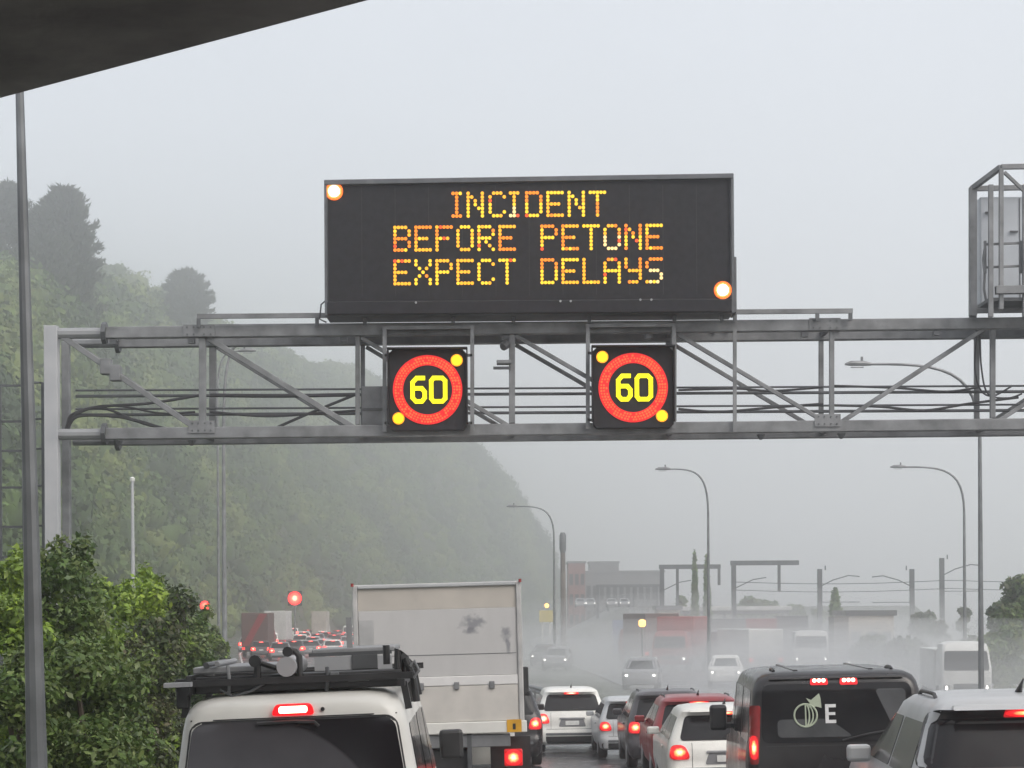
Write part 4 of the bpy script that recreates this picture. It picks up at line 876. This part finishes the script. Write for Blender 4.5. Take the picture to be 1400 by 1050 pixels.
# roadside sign with twin white posts and the amber beacon
p = at(747, 895, 150); t = thing('roadside_sign', 'small yellowish sign on twin white posts near the hill end', 'sign', (p.x, 150, 0)); zc = at(747, 842, 150).z
for s in (-.27, .27): MB().box(s-.05, s+.05, 0, .08, -.1, zc+.4).build('post', M['plate'], t)
MB().box(-.5, .5, -.06, -.005, zc-.45, zc+.4).build('board', pmat('yellow_board', (.55, .48, .22), (.5, .44, .25), 3, .5), t); MB().disc(0.05, zc+.75, -.05, .16, 12, .05).build('lamp', M['beacon'], t)
p = at(878, 857, 118); t = thing('beacon_post', 'slim post topped by a glowing amber beacon', 'beacon', (p.x, 118, 0)); MB().tube([(0, 0, -.1), (0, 0, p.z)], .04, 6).build('post', M['galv'], t); MB().tube([(0, 0, p.z), (0, 0, p.z+.1), (0, 0, p.z+.35), (0, 0, p.z+.42)], [.12, .2, .2, .08], 10).build('lamp', M['beacon'], t, smooth=True)

# ------------------------------------------------------------------ railway structures
def portal(label, x0, x1, ytop, Y, drops=(), leg2=False):
    a = at(x0, ytop, Y); c = at(x1, ytop, Y); t = thing('rail_portal', label, 'portal', (a.x, Y, 0), group='railway portals in the haze'); z = a.z; w_ = c.x-a.x
    MB().box(-.22, .22, -.2, .2, -.1, z).build('mast', M['galv_dark'], t); MB().box(-.3, w_, -.22, .22, z+.002, z+.45).build('beam', M['galv_dark'], t)
    for d in drops: x = (at(d[0], ytop, Y).x-a.x); zz = at(d[0], d[1], Y).z; MB().box(x-.14, x+.14, -.1, .1, max(zz, -.1), z).build('drop_post', M['galv_dark'], t)
    b = MB(); b.tube([(.2, 0, z-2.2), (w_*.3, 0, z-1.4), (w_*.5, 0, z-1.2)], .05, 5); b.build('cantilever_arm', M['galv_dark'], t)
portal('steel railway portal beside the twin slim cypress trees', 905, 985, 778, 215, ((926, 838), (983, 800)))
portal('wide steel railway portal above the low round trees', 1003, 1092, 773, 200, ((1065, 808),))
portal('faint railway portal in front of the grey building', 817, 902, 803, 330, ((831, 835), (866, 835), (898, 835)))
for px, top, lb, sd in ((1121, 778, 'steel catenary mast right of the wide portal', 1), (1247, 778, 'steel catenary mast above the rounded bushes', -1), (1288, 763, 'thicker catenary mast above the brown bush', 1)):
    Y = 185; p = at(px, 838, Y); z = at(px, top, Y).z; t = thing('catenary_mast', lb, 'mast', (p.x, Y, 0), group='catenary masts in the haze')
    MB().box(-.2, .2, -.18, .18, -.1, z).build('mast', M['galv_dark'], t)
    MB().tube([(0, 0, z-1.6), (sd*1.2, 0, z-1.0), (sd*2.6, 0, z-.6), (sd*3.6, 0, z-.7)], .05, 5).build('cantilever_arm', M['galv_dark'], t); MB().tube([(0, 0, z-3), (sd*3.6, 0, z-3)], .04, 5).build('steady_arm', M['galv_dark'], t)
    MB().tube([(sd*.5, 0, z-.1), (sd*.5, 0, z+.3)], .06, 5).build('insulator', M['galv_dark'], t)
for py, nm, lb in ((795, 'messenger', 'thin upper railway wire strung between the masts'), (806, 'contact', 'thin lower railway wire strung between the masts')):
    z = at(1100, py, 185).z
    o = MB().tube([(at(1000, 800, 185).x+i*3.2, 185-i*.3, z-.25*math.sin(PI*(i % 6)/6)) for i in range(12)], .03, 5).build('overhead_wire', M['cable'], None); tag(o, lb, 'wire')
# tall brown column
p = at(770, 838, 200); zt = at(770, 728, 200).z; t = thing('brown_column', 'tall brown column with a thicker dark cap by the hill end', 'column', (p.x, 200, 0))
cm = pmat('brown_concrete', (.16, .13, .11), (.11, .09, .08), 1, .8); MB().tube([(0, 0, -.1), (0, 0, zt-2)], [.3, .24], 10).build('shaft', cm, t, smooth=True); MB().tube([(0, 0, zt-2), (0, 0, zt-1.6), (0, 0, zt-.3), (0, 0, zt)], [.24, .33, .33, .2], 10).build('cap', M['galv_dark'], t, smooth=True)
# station canopy
a = at(930, 832, 220); c = at(1083, 832, 220); t = thing('platform_canopy', 'long low white platform canopy below the railway portals', 'canopy', (a.x, 220, 0)); W_ = c.x-a.x; z = a.z-.6
MB().box(0, W_, 0, 4, z+.35, z+.8).build('roof', offw, t, bevel=.05); MB().box(.3, W_-.3, .3, 3.7, z+.0, z+.345).build('fascia', M['grey'], t)
for i in range(6): x = .8+i*(W_-1.6)/5; MB().box(x-.12, x+.12, 1.9, 2.1, -.1, z).build('post', M['galv_dark'], t)
MB().box(.5, W_-.5, 3.2, 3.5, .2, z-.9).build('rear_wall', M['conc'], t)
# buildings
def building(label, x0, x1, ytop, Y, depth, wall, cols, rows, roof=None, cat='building', band=None):
    a = at(x0, ytop, Y); c = at(x1, ytop, Y); t = thing('building', label, cat, (a.x, Y, 0)); w_ = c.x-a.x; z = a.z
    MB().box(0, w_, 0, depth, -.2, z).build('wall', wall, t); MB().box(-.2, w_+.2, -.2, depth+.2, z+.002, z+.4).build('roof', roof or M['grey'], t)
    if cols:
        me = None
        for i in range(cols):
            for j in range(rows):
                ww = w_/cols; b = MB().box(-.32*ww, .32*ww, -.05, -.004, 0, (z-1.5)/rows*.55); loc = ((i+.5)*ww, 0, 1.2+j*(z-1.5)/rows)
                if me is None: me = b.build('window', M['glass'], t); me.location = loc
                else: link_copy(me, t, loc)
    return t
brick = pmat('red_cladding', (.26, .10, .085), (.20, .085, .075), .6, .7); gr = pmat('grey_cladding', (.2, .2, .205), (.16, .16, .165), .5, .7)
building('reddish brick block half lost in the haze beside the column', 777, 800, 770, 400, 12, brick, 3, 3)
building('long grey building with a raised roof box in the haze', 800, 908, 783, 420, 14, gr, 12, 2)
building('grey plant room block above the long hazy building', 806, 846, 770, 436, 8, gr, 0, 0)
building('low shed with a dark roof beyond the parked cars', 1160, 1222, 842, 150, 6, pmat('shed_wall', (.5, .42, .34), (.4, .35, .3), 1, .7), 3, 1, M['charcoal'], 'shed')
building('small cream building under the dark hedge', 900, 930, 834, 190, 5, beige, 2, 1)
for px0, px1, yt_, Y, mm, lb in ((1020, 1062, 846, 165, M['red'], 'faded red shipping container behind the flatbed'), (1062, 1105, 842, 170, M['charcoal'], 'dark shipping container behind the white oncoming truck'), (975, 1020, 846, 160, M['grey'], 'grey shipping container beside the red truck'), (838, 876, 848, 190, M['blue'], 'bluish grey container near the headlamp cars'), (1140, 1160, 843, 140, cm, 'rust brown container by the pointed conifer')):
    a = at(px0, yt_, Y); c = at(px1, yt_, Y); t = thing('shipping_container', lb, 'container', (a.x, Y, 0), group='containers and sheds in the rail yard'); w_ = c.x-a.x
    MB().box(0, w_, 0, 2.4, 0, a.z).build('body', mm, t)
    nb = int(w_/.35); rb = MB().box(-.06, .06, -.04, -.003, .1, a.z-.1).build('rib', mm, t); rb.location = (.2, 0, 0)
    for i in range(1, nb): link_copy(rb, t, (.2+i*.35, 0, 0))

# ------------------------------------------------------------------ vegetation
def leaves(n, lobes, size, tones, shell=.55, seed=1, flat=0, aspect=.5):
    g = np.random.default_rng(seed); L = np.array(lobes, float); vol = (L[:, 3]*L[:, 4]*L[:, 5])**.67; idx = g.choice(len(L), n, p=vol/vol.sum()); l = L[idx]
    d = g.normal(size=(n, 3)); d /= np.linalg.norm(d, axis=1, keepdims=True)
    r = shell+(1-shell)*g.random(n)**.6; r *= 1+.16*np.sin(d[:, 0]*7+l[:, 0]*3)*np.cos(d[:, 2]*6+l[:, 1]*2)
    P = l[:, :3]+d*r[:, None]*l[:, 3:6]
    nr = d*.7+g.normal(size=(n, 3))*.6+np.array([0, 0, .45]); nr /= np.linalg.norm(nr, axis=1, keepdims=True)
    a = np.cross(nr, g.normal(size=(n, 3))); a /= np.linalg.norm(a, axis=1, keepdims=True); b = np.cross(nr, a)
    s = size*(.45+1.1*g.random(n)**1.5)[:, None]
    V = np.stack([P-a*s, P+b*s*aspect+nr*s*.15, P+a*s, P-b*s*aspect+nr*s*.15], 1).reshape(-1, 3)
    Fc = np.arange(n*4).reshape(-1, 4)
    T = np.array(tones, float); per = g.integers(0, len(T), len(L)); lt = T[per[idx]]*.4+T[g.integers(0, len(T), n)]*.6
    lt = lt*(.75+.8*g.random(n))[:, None]
    return V, Fc, np.repeat(lt, 4, 0)

def shrub(name, label, X, Y, lobes, n, size, tones, seed, group='roadside shrubs', z0=None, cat='shrub', stem=True):
    t = thing(name, label, cat, (X, Y, (gz(Y)-.06 if z0 is None else z0)), group=group)
    V, Fc, T = leaves(n, lobes, size, tones, .35, seed); o = npmesh('foliage', V, Fc, M['leaf'], t, T); o['kind'] = 'stuff'
    if stem:
        top = max(l[2] for l in lobes)
        b = MB()
        for l in lobes[:5]: b.tube([(0, 0, -.1), (l[0]*.4, l[1]*.4, l[2]*.5), (l[0], l[1], l[2])], [.07, .045, .02], 6)
        b.build('stems', M['bark'], t)
    return t
G1 = [(.085, .145, .035), (.115, .17, .045), (.06, .10, .032), (.15, .185, .06)]
G2 = [(.27, .36, .045), (.20, .30, .045), (.12, .19, .04), (.15, .22, .05)]
G3 = [(.07, .10, .04), (.09, .115, .055), (.05, .075, .035), (.11, .10, .06)]
def lob(g, n, w_, d, z0, z1, r0, r1):
    o = []
    for i in range(n): 
        z = z0+(z1-z0)*g.random(); f = 1-.45*max(0, (z-z0)/(z1-z0+.01))
        r = r0+(r1-r0)*g.random(); o.append(((g.random()*2-1)*w_*f, (g.random()*2-1)*d, z, r, r, r*.85))
    return o
# (centre px, top py, half width px, Y, tones, label)
SH = [(14, 765, 60, 23.2, G2, 'bright yellow-green shrub at the lamp pole'), (86, 748, 66, 25.5, G1, 'tall dark green shrub with the gantry post rising behind it'), (178, 790, 52, 28.5, G2, 'fresh green shrub beside the tall dark shrub'), (128, 870, 95, 22.6, G1, 'deep green shrub spreading in front of the gantry post'),
      (222, 797, 56, 33, G3, 'olive shrub crowned with bright shoots'), (262, 832, 46, 42, G1, 'rounded dark shrub further along the guardrail'), (290, 862, 26, 54, G3, 'low olive shrub near the slim lamp posts'), (196, 885, 52, 26.8, G3, 'straggly shrub overhanging the guardrail'), (40, 900, 60, 21.6, G1, 'dense dark shrub low behind the lamp pole')]
for i, (cx, top, hw, Y, tn, lb) in enumerate(SH):
    g = np.random.default_rng(50+i); X = at(cx, 838, Y).x; zt = at(cx, top, Y).z-(gz(Y)-.06); w_ = hw/F*Y
    r1 = min(.5, w_*.62); lobes = lob(g, 34, max(.05, w_-r1*.5), .9, .2, zt-r1*.75, r1*.6, r1*1.05); lobes.append((0, 0, zt-r1*.7, r1*.8, r1*.8, r1*.75))
    lobes += [(g.uniform(-w_, w_)*.8, g.uniform(-.5, .5), zt-g.random()*r1*1.2, .14, .14, .22) for _ in range(7)]
    shrub('roadside_shrub', lb, X, Y, lobes, 19000, .042 if Y < 30 else .055, tn+([G2[1]] if tn is G3 else []), 100+i)
# grassy verge tufts under shrubs
gx = []
# right hand tree
def big_tree(label, px, ytop, hw, Y, n, size, tones, seed, name='broadleaf_tree'):
    g = np.random.default_rng(seed); X = at(px, 838, Y).x; zt = at(px, ytop, Y).z; w_ = hw/F*Y; r1 = w_*.42
    t = thing(name, label, 'tree', (X, Y, gz(Y)))
    L = lob(g, 22, w_*.75, w_*.6, zt*.22, zt-r1*.8, r1*.6, r1); V, Fc, T = leaves(n, L, size, tones, .4, seed); npmesh('crown', V, Fc, M['leaf'], t, T)['kind'] = 'stuff'
    b = MB(); b.tube([(0, 0, -.1), (.1, 0, zt*.3), (0, 0, zt*.7)], [w_*.09, w_*.06, .04], 8); b.build('trunk', M['bark'], t, smooth=True)
    b = MB()
    for l in L[:8]: b.tube([(0, 0, zt*.3), (l[0]*.6, l[1]*.6, l[2]*.8), l[:3]], [w_*.04, w_*.03, .03], 5)
    b.build('limbs', M['bark'], t)
big_tree('dark broadleaf tree at the right edge beyond the grey crossover', 1400, 782, 55, 88, 16000, .12, G3+G1, 401)
big_tree('smaller dark tree filling in under the right edge tree', 1372, 850, 45, 82, 9000, .12, G1, 402)
for px, top, hw, Y, lb in ((1022, 815, 24, 260, 'round hazy tree above the white canopy'), (1052, 818, 24, 268, 'broad hazy tree above the white canopy'), (1088, 824, 18, 275, 'low hazy tree at the end of the canopy'), (935, 812, 12, 230, 'dense dark clipped tree beside the cypress pair'),
                           (1262, 832, 22, 150, 'rounded brown-green bush below the catenary mast'), (1285, 845, 20, 140, 'reddish bush mound beside the thick mast'), (1318, 830, 12, 145, 'small round tree at the lamp post foot'), (1190, 862, 30, 118, 'low scrubby mound beside the parked cars'), (1240, 866, 34, 112, 'wide scrubby mound near the oncoming road'), (1325, 868, 26, 104, 'dusky bush beneath the tall straight pole'), (1120, 832, 12, 235, 'tiny hazy tree by the catenary mast')):
    big_tree(lb, px, top, hw, Y, 3500, .28 if Y > 200 else .16, G3 if Y < 200 else G1, 500+px, 'hazy_tree')
def cypress(label, px, ytop, hw, Y, seed, skew=0):
    X = at(px, 838, Y).x; zt = at(px, ytop, Y).z; w_ = hw/F*Y; t = thing('cypress_tree', label, 'tree', (X, Y, 0)); g = np.random.default_rng(seed)
    L = [(skew*w_*k/9+g.uniform(-.1, .1)*w_, g.uniform(-.2, .2)*w_, zt*(.08+.86*k/9), w_*(1-k/10)**.6, w_*(1-k/10)**.6, zt*.1) for k in range(10)]
    V, Fc, T = leaves(4000, L, .22, G1, .3, seed); npmesh('crown', V, Fc, M['needle'], t, T)['kind'] = 'stuff'; MB().tube([(0, 0, -.1), (0, 0, zt*.7)], [.2, .05], 6).build('trunk', M['bark'], t)
cypress('slim pointed cypress crossing the railway portal beam', 950, 757, 6, 205, 71); cypress('slim cypress right behind the lamp post', 968, 762, 7, 207, 72, -.3); cypress('dark pointed conifer beside the brown shed', 1149, 807, 14, 160, 73, -.6)

# hillside: foot line and ridge line lofted into terrain, covered with bush canopy
foot = [(40, -30), (60, -27), (140, -37), (200, -43), (300, -48), (400, -47), (500, -38), (600, -24), (700, -6), (780, 8), (850, 18), (900, 22)]
ridge = [(-150, 420, 170), (20, 395, 300), (120, 385, 360), (200, 412, 430), (290, 446, 520), (336, 470, 560), (380, 478, 600), (408, 499, 640), (440, 510, 670), (466, 506, 690), (500, 512, 720), (560, 545, 750), (645, 603, 790), (700, 664, 820), (740, 733, 850), (757, 790, 870), (765, 836, 890)]
RW = [at(*r) for r in ridge]; NU, NV = 260, 56
fy = np.array([f[0] for f in foot]); fx = np.array([f[1] for f in foot]); rt = np.linspace(0, 1, len(RW))
def hill_pt(u, v):
    ry_ = np.interp(u, rt, [p.y for p in RW]); rx_ = np.interp(u, rt, [p.x for p in RW]); rz_ = np.interp(u, rt, [p.z for p in RW])
    Yf = np.interp(u, [0, .1, .3, .5, .8, 1], [60, 130, 290, 480, 780, 900]); Xf = np.interp(Yf, fy, fx)
    vv = np.minimum(v, 1); e = np.maximum(v-1, 0)
    s = vv**.92; x = Xf+(rx_-Xf)*vv - e*60; y = Yf+(ry_-Yf)*vv + e*40; z = rz_*s*(1-.0*vv) - e*14
    return x, y, z
def nfield(x, y, z):
    return (np.sin(x*.061+y*.043)*1.6+np.sin(x*.13-y*.09+1.3)*1.0+np.sin(y*.21+x*.17+.7)*.7+np.sin(y*.035+z*.11)*1.8)
uu, vv = np.meshgrid(np.linspace(0, 1, NU), np.linspace(0, 1.5, NV), indexing='ij'); x, y, z = hill_pt(uu, vv); k = np.clip(vv*4, 0, 1)*np.clip((1.05-vv)*4, .15, 1)
z = z+nfield(x, y, z)*k; V = np.stack([x, y, z-.5], -1).reshape(-1, 3); ii = np.arange(NU*NV).reshape(NU, NV)
Fc = np.stack([ii[:-1, :-1], ii[:-1, 1:], ii[1:, 1:], ii[1:, :-1]], -1).reshape(-1, 4)
npmesh('hillside', V, Fc, pmat('hill_scrub', (.05, .065, .035), (.075, .085, .045), .1, .9, bump=.5, bscale=.6), None, smooth=True)['kind'] = 'structure'
bm = bmesh.new(); bmesh.ops.create_icosphere(bm, subdivisions=1, radius=1); ico = np.array([v.co[:] for v in bm.verts]); icf = np.array([[v.index for v in f.verts] for f in bm.faces]); bm.free()
def canopy(name, label, pts, rad, tones, seed, per=76):
    g = np.random.default_rng(seed); n = len(pts); m = len(ico)
    ph = g.random((n, 1, 3))*6
    def blob(D): return 1+.24*np.sin(D[..., 0:1]*5+ph[..., 0:1])*np.sin(D[..., 1:2]*5+ph[..., 1:2])+.2*np.sin(D[..., 2:3]*6+ph[..., 2:3])
    D = ico[None]; ax = np.array([1, 1, .85]); V = pts[:, None]+D*blob(D)*rad[:, None, None]*ax*.9
    pf = np.clip(.5+nfield(pts[:, 0]*1.7, pts[:, 1]*1.3, pts[:, 2])/7+g.normal(size=n)*.16, 0, .999); base = np.array(tones)[(pf*len(tones)).astype(int)]*(.8+.4*g.random((n, 1)))
    Fc = (icf[None]+(np.arange(n)*m)[:, None, None]).reshape(-1, 3); T = np.repeat(base[:, None], m, 1)
    d = g.normal(size=(n, per, 3)); d[..., 2] = np.abs(d[..., 2])*.9+d[..., 2]*.1; d[..., 1] -= .35; d /= np.linalg.norm(d, axis=2, keepdims=True)
    P = pts[:, None]+d*blob(d)*rad[:, None, None]*ax*(.93+.16*g.random((n, per, 1)))
    nr = d+g.normal(size=d.shape)*.55; nr /= np.linalg.norm(nr, axis=2, keepdims=True); a = np.cross(nr, g.normal(size=d.shape)); a /= np.linalg.norm(a, axis=2, keepdims=True); b = np.cross(nr, a)
    s = rad[:, None, None]*(.09+.11*g.random((n, per, 1)))
    Q = np.stack([P-a*s, P-b*s*.7, P+a*s*.9, P+b*s*.8], 2).reshape(-1, 3); o4 = np.arange(n*per)*4+n*m
    tri = np.concatenate([np.stack([o4, o4+1, o4+2], 1), np.stack([o4, o4+2, o4+3], 1)]); TQ = np.repeat((base[:, None]*(.82+.36*g.random((n, per, 1)))).reshape(-1, 3), 4, 0)
    o = npmesh(name, np.concatenate([V.reshape(-1, 3), Q]), np.concatenate([Fc, tri]), M['canopy'], None, np.concatenate([T.reshape(-1, 3), TQ])); tag(o, label, 'bush', kind='stuff'); return o
HT = [(.04, .065, .028), (.06, .10, .03), (.085, .135, .035), (.115, .165, .04), (.165, .205, .055)]
n = 8200; u = rng.random(n)**1.35; v = rng.random(n)**1.0*1.05; x, y, z = hill_pt(u, v); z = z+nfield(x, y, z)*np.clip(v*4, 0, 1)*np.clip((1.05-v)*4, .15, 1)
canopy('hillside_bush', 'dense green bush covering the misty hillside', np.stack([x, y, z], 1), 1.2+2.6*rng.random(n)**2, HT, 11)
# farther spur behind the near ridge
sp = [(60, 335, 480), (150, 363, 500), (185, 380, 520), (210, 398, 540), (232, 408, 560), (262, 432, 590), (300, 470, 620)]; b = MB()
for q in sp:
    p = at(*q); b.v += [(p.x, p.y, p.z), (p.x, p.y-20, p.z-25), (p.x-6, p.y+60, p.z-22)]
for i in range(len(sp)-1): j = i*3; b.f += [[j+1, j+4, j+3, j], [j, j+3, j+5, j+2]]; b.m += [0, 0]
b.build('far_spur', bpy.data.materials['hill_scrub'], None)['kind'] = 'structure'
pp = []; 
for i in range(420):
    f = rng.random()*(len(sp)-1); j = int(f); p = at(*sp[j]).lerp(at(*sp[j+1]), f-j); q = rng.random(); pp.append((p.x+rng.normal(), p.y-20*q, p.z-25*q))
canopy('spur_bush', 'paler bush on the farther spur behind the near ridge', np.array(pp), 1.2+2*rng.random(420), HT, 12)

def pine(label, px, ytop, ybot, hw, Y, seed, n=9000, skew=0):
    p = at(px, ybot, Y); zt = at(px, ytop, Y).z-p.z; w_ = hw/F*Y; g = np.random.default_rng(seed); t = thing('pine_tree', label, 'tree', p, group='pines on the ridge')
    MB().tube([(0, 0, -2), (.2, 0, zt*.5), (0, 0, zt*.96)], [w_*.06, w_*.045, .05], 8).build('trunk', M['bark'], t, smooth=True)
    b = MB(); N = 150; PV = []; PD = []
    for i in range(N):
        f = .03+.96*(i+.5)/N; a = i*2.4+g.random(); r = w_*(max(.02, 1-f**2.1))**.62*(.62+.5*g.random())*(.72+.28*min(1, f/.3)); z = zt*f; e = Vector((math.cos(a)*r, math.sin(a)*r, z+r*(.18+.3*f))); o = Vector((0, 0, z))
        b.tube([o, o.lerp(e, .6)-Vector((0, 0, r*.04)), e], [.12, .08, .03], 5)
        m = n//N; q = .2+.85*g.random(m)**.7; c = np.array(o)+(np.array(e-o))[None]*q[:, None]+g.normal(size=(m, 3))*w_*.055; PV.append(c)
        d = np.array((e-o).normalized())[None]*.9+np.array([0, 0, .55])+g.normal(size=(m, 3))*.45; PD.append(d/np.linalg.norm(d, axis=1, keepdims=True))
    b.build('limbs', M['bark'], t); P = np.concatenate(PV); D = np.concatenate(PD); k = len(P); A = np.cross(D, g.normal(size=(k, 3))); A /= np.linalg.norm(A, axis=1, keepdims=True); s = (.55+.6*g.random((k, 1)))*w_*.12
    V = np.stack([P-D*s*.4, P+A*s*.24, P+D*s, P-A*s*.24], 1).reshape(-1, 3); T = np.array([(.04, .05, .035), (.05, .06, .042), (.034, .042, .03)])[g.integers(0, 3, k)]
    npmesh('crown', V, np.arange(k*4).reshape(-1, 4), M['needle'], t, np.repeat(T, 4, 0))['kind'] = 'stuff'
pine('broad pine with ragged right side on the left ridge', 88, 262, 452, 58, 300, 31, 30000); pine('pine partly hidden by the thick lamp pole', 12, 254, 450, 50, 305, 32, 26000); pine('small rounded pine alone on the ridge', 256, 374, 448, 38, 430, 33, 22000); pine('lower pine filling the foot of the ridge group', 60, 330, 480, 62, 290, 34, 22000)

# ------------------------------------------------------------------ haze
hz = MB().box(-480, 480, -62, 1440, -1.4, 110).build('haze', None, None) if False else None
b = MB().box(-480, 480, -62, 1120, -1.4, 112)
hm = bpy.data.materials.new('haze_air'); hm.use_nodes = True; n = hm.node_tree.nodes; n.remove(n['Principled BSDF']); pv = n.new('ShaderNodeVolumePrincipled')
pv.inputs['Color'].default_value = (1, 1, 1, 1); pv.inputs['Density'].default_value = HAZE; pv.inputs['Anisotropy'].default_value = .84
hm.node_tree.links.new(pv.outputs[0], n['Material Output'].inputs['Volume'])
tag(b.build('haze', hm), 'pale grey rain haze filling the air over the motorway', 'haze', kind='stuff')

# low spray thrown up by the traffic
def spray(label, c, r, dens):
    bm = bmesh.new(); bmesh.ops.create_uvsphere(bm, u_segments=32, v_segments=16, radius=1)
    for v in bm.verts: v.co = Vector((v.co.x*r[0], v.co.y*r[1], v.co.z*r[2]))
    me = bpy.data.meshes.new('road_spray'); bm.to_mesh(me); bm.free(); o = bpy.data.objects.new('road_spray', me); C.objects.link(o); o.location = c
    m = bpy.data.materials.new('spray_mist'); m.use_nodes = True; n = m.node_tree.nodes; n.remove(n['Principled BSDF']); v = n.new('ShaderNodeVolumePrincipled'); v.inputs['Color'].default_value = (.99, .99, .99, 1); v.inputs['Density'].default_value = dens; v.inputs['Anisotropy'].default_value = .5
    m.node_tree.links.new(v.outputs[0], n['Material Output'].inputs['Volume']); me.materials.append(m); tag(o, label, 'spray', kind='stuff')
for f, q in ((1.15, 'outer veil'), (.9, 'middle layer'), (.62, 'dense core')):
    spray('white spray over the oncoming road, %s' % q, (14, 112, .2), (20*f, 34*f, 3.0*f), .012)
    spray('thin spray around the far freight trucks, %s' % q, (24, 165, .4), (36*f, 50*f, 4.6*f), .005)
    spray('spray around the white truck by the right hand tree, %s' % q, (17, 80, .1), (12*f, 16*f, 3.0*f), .022)
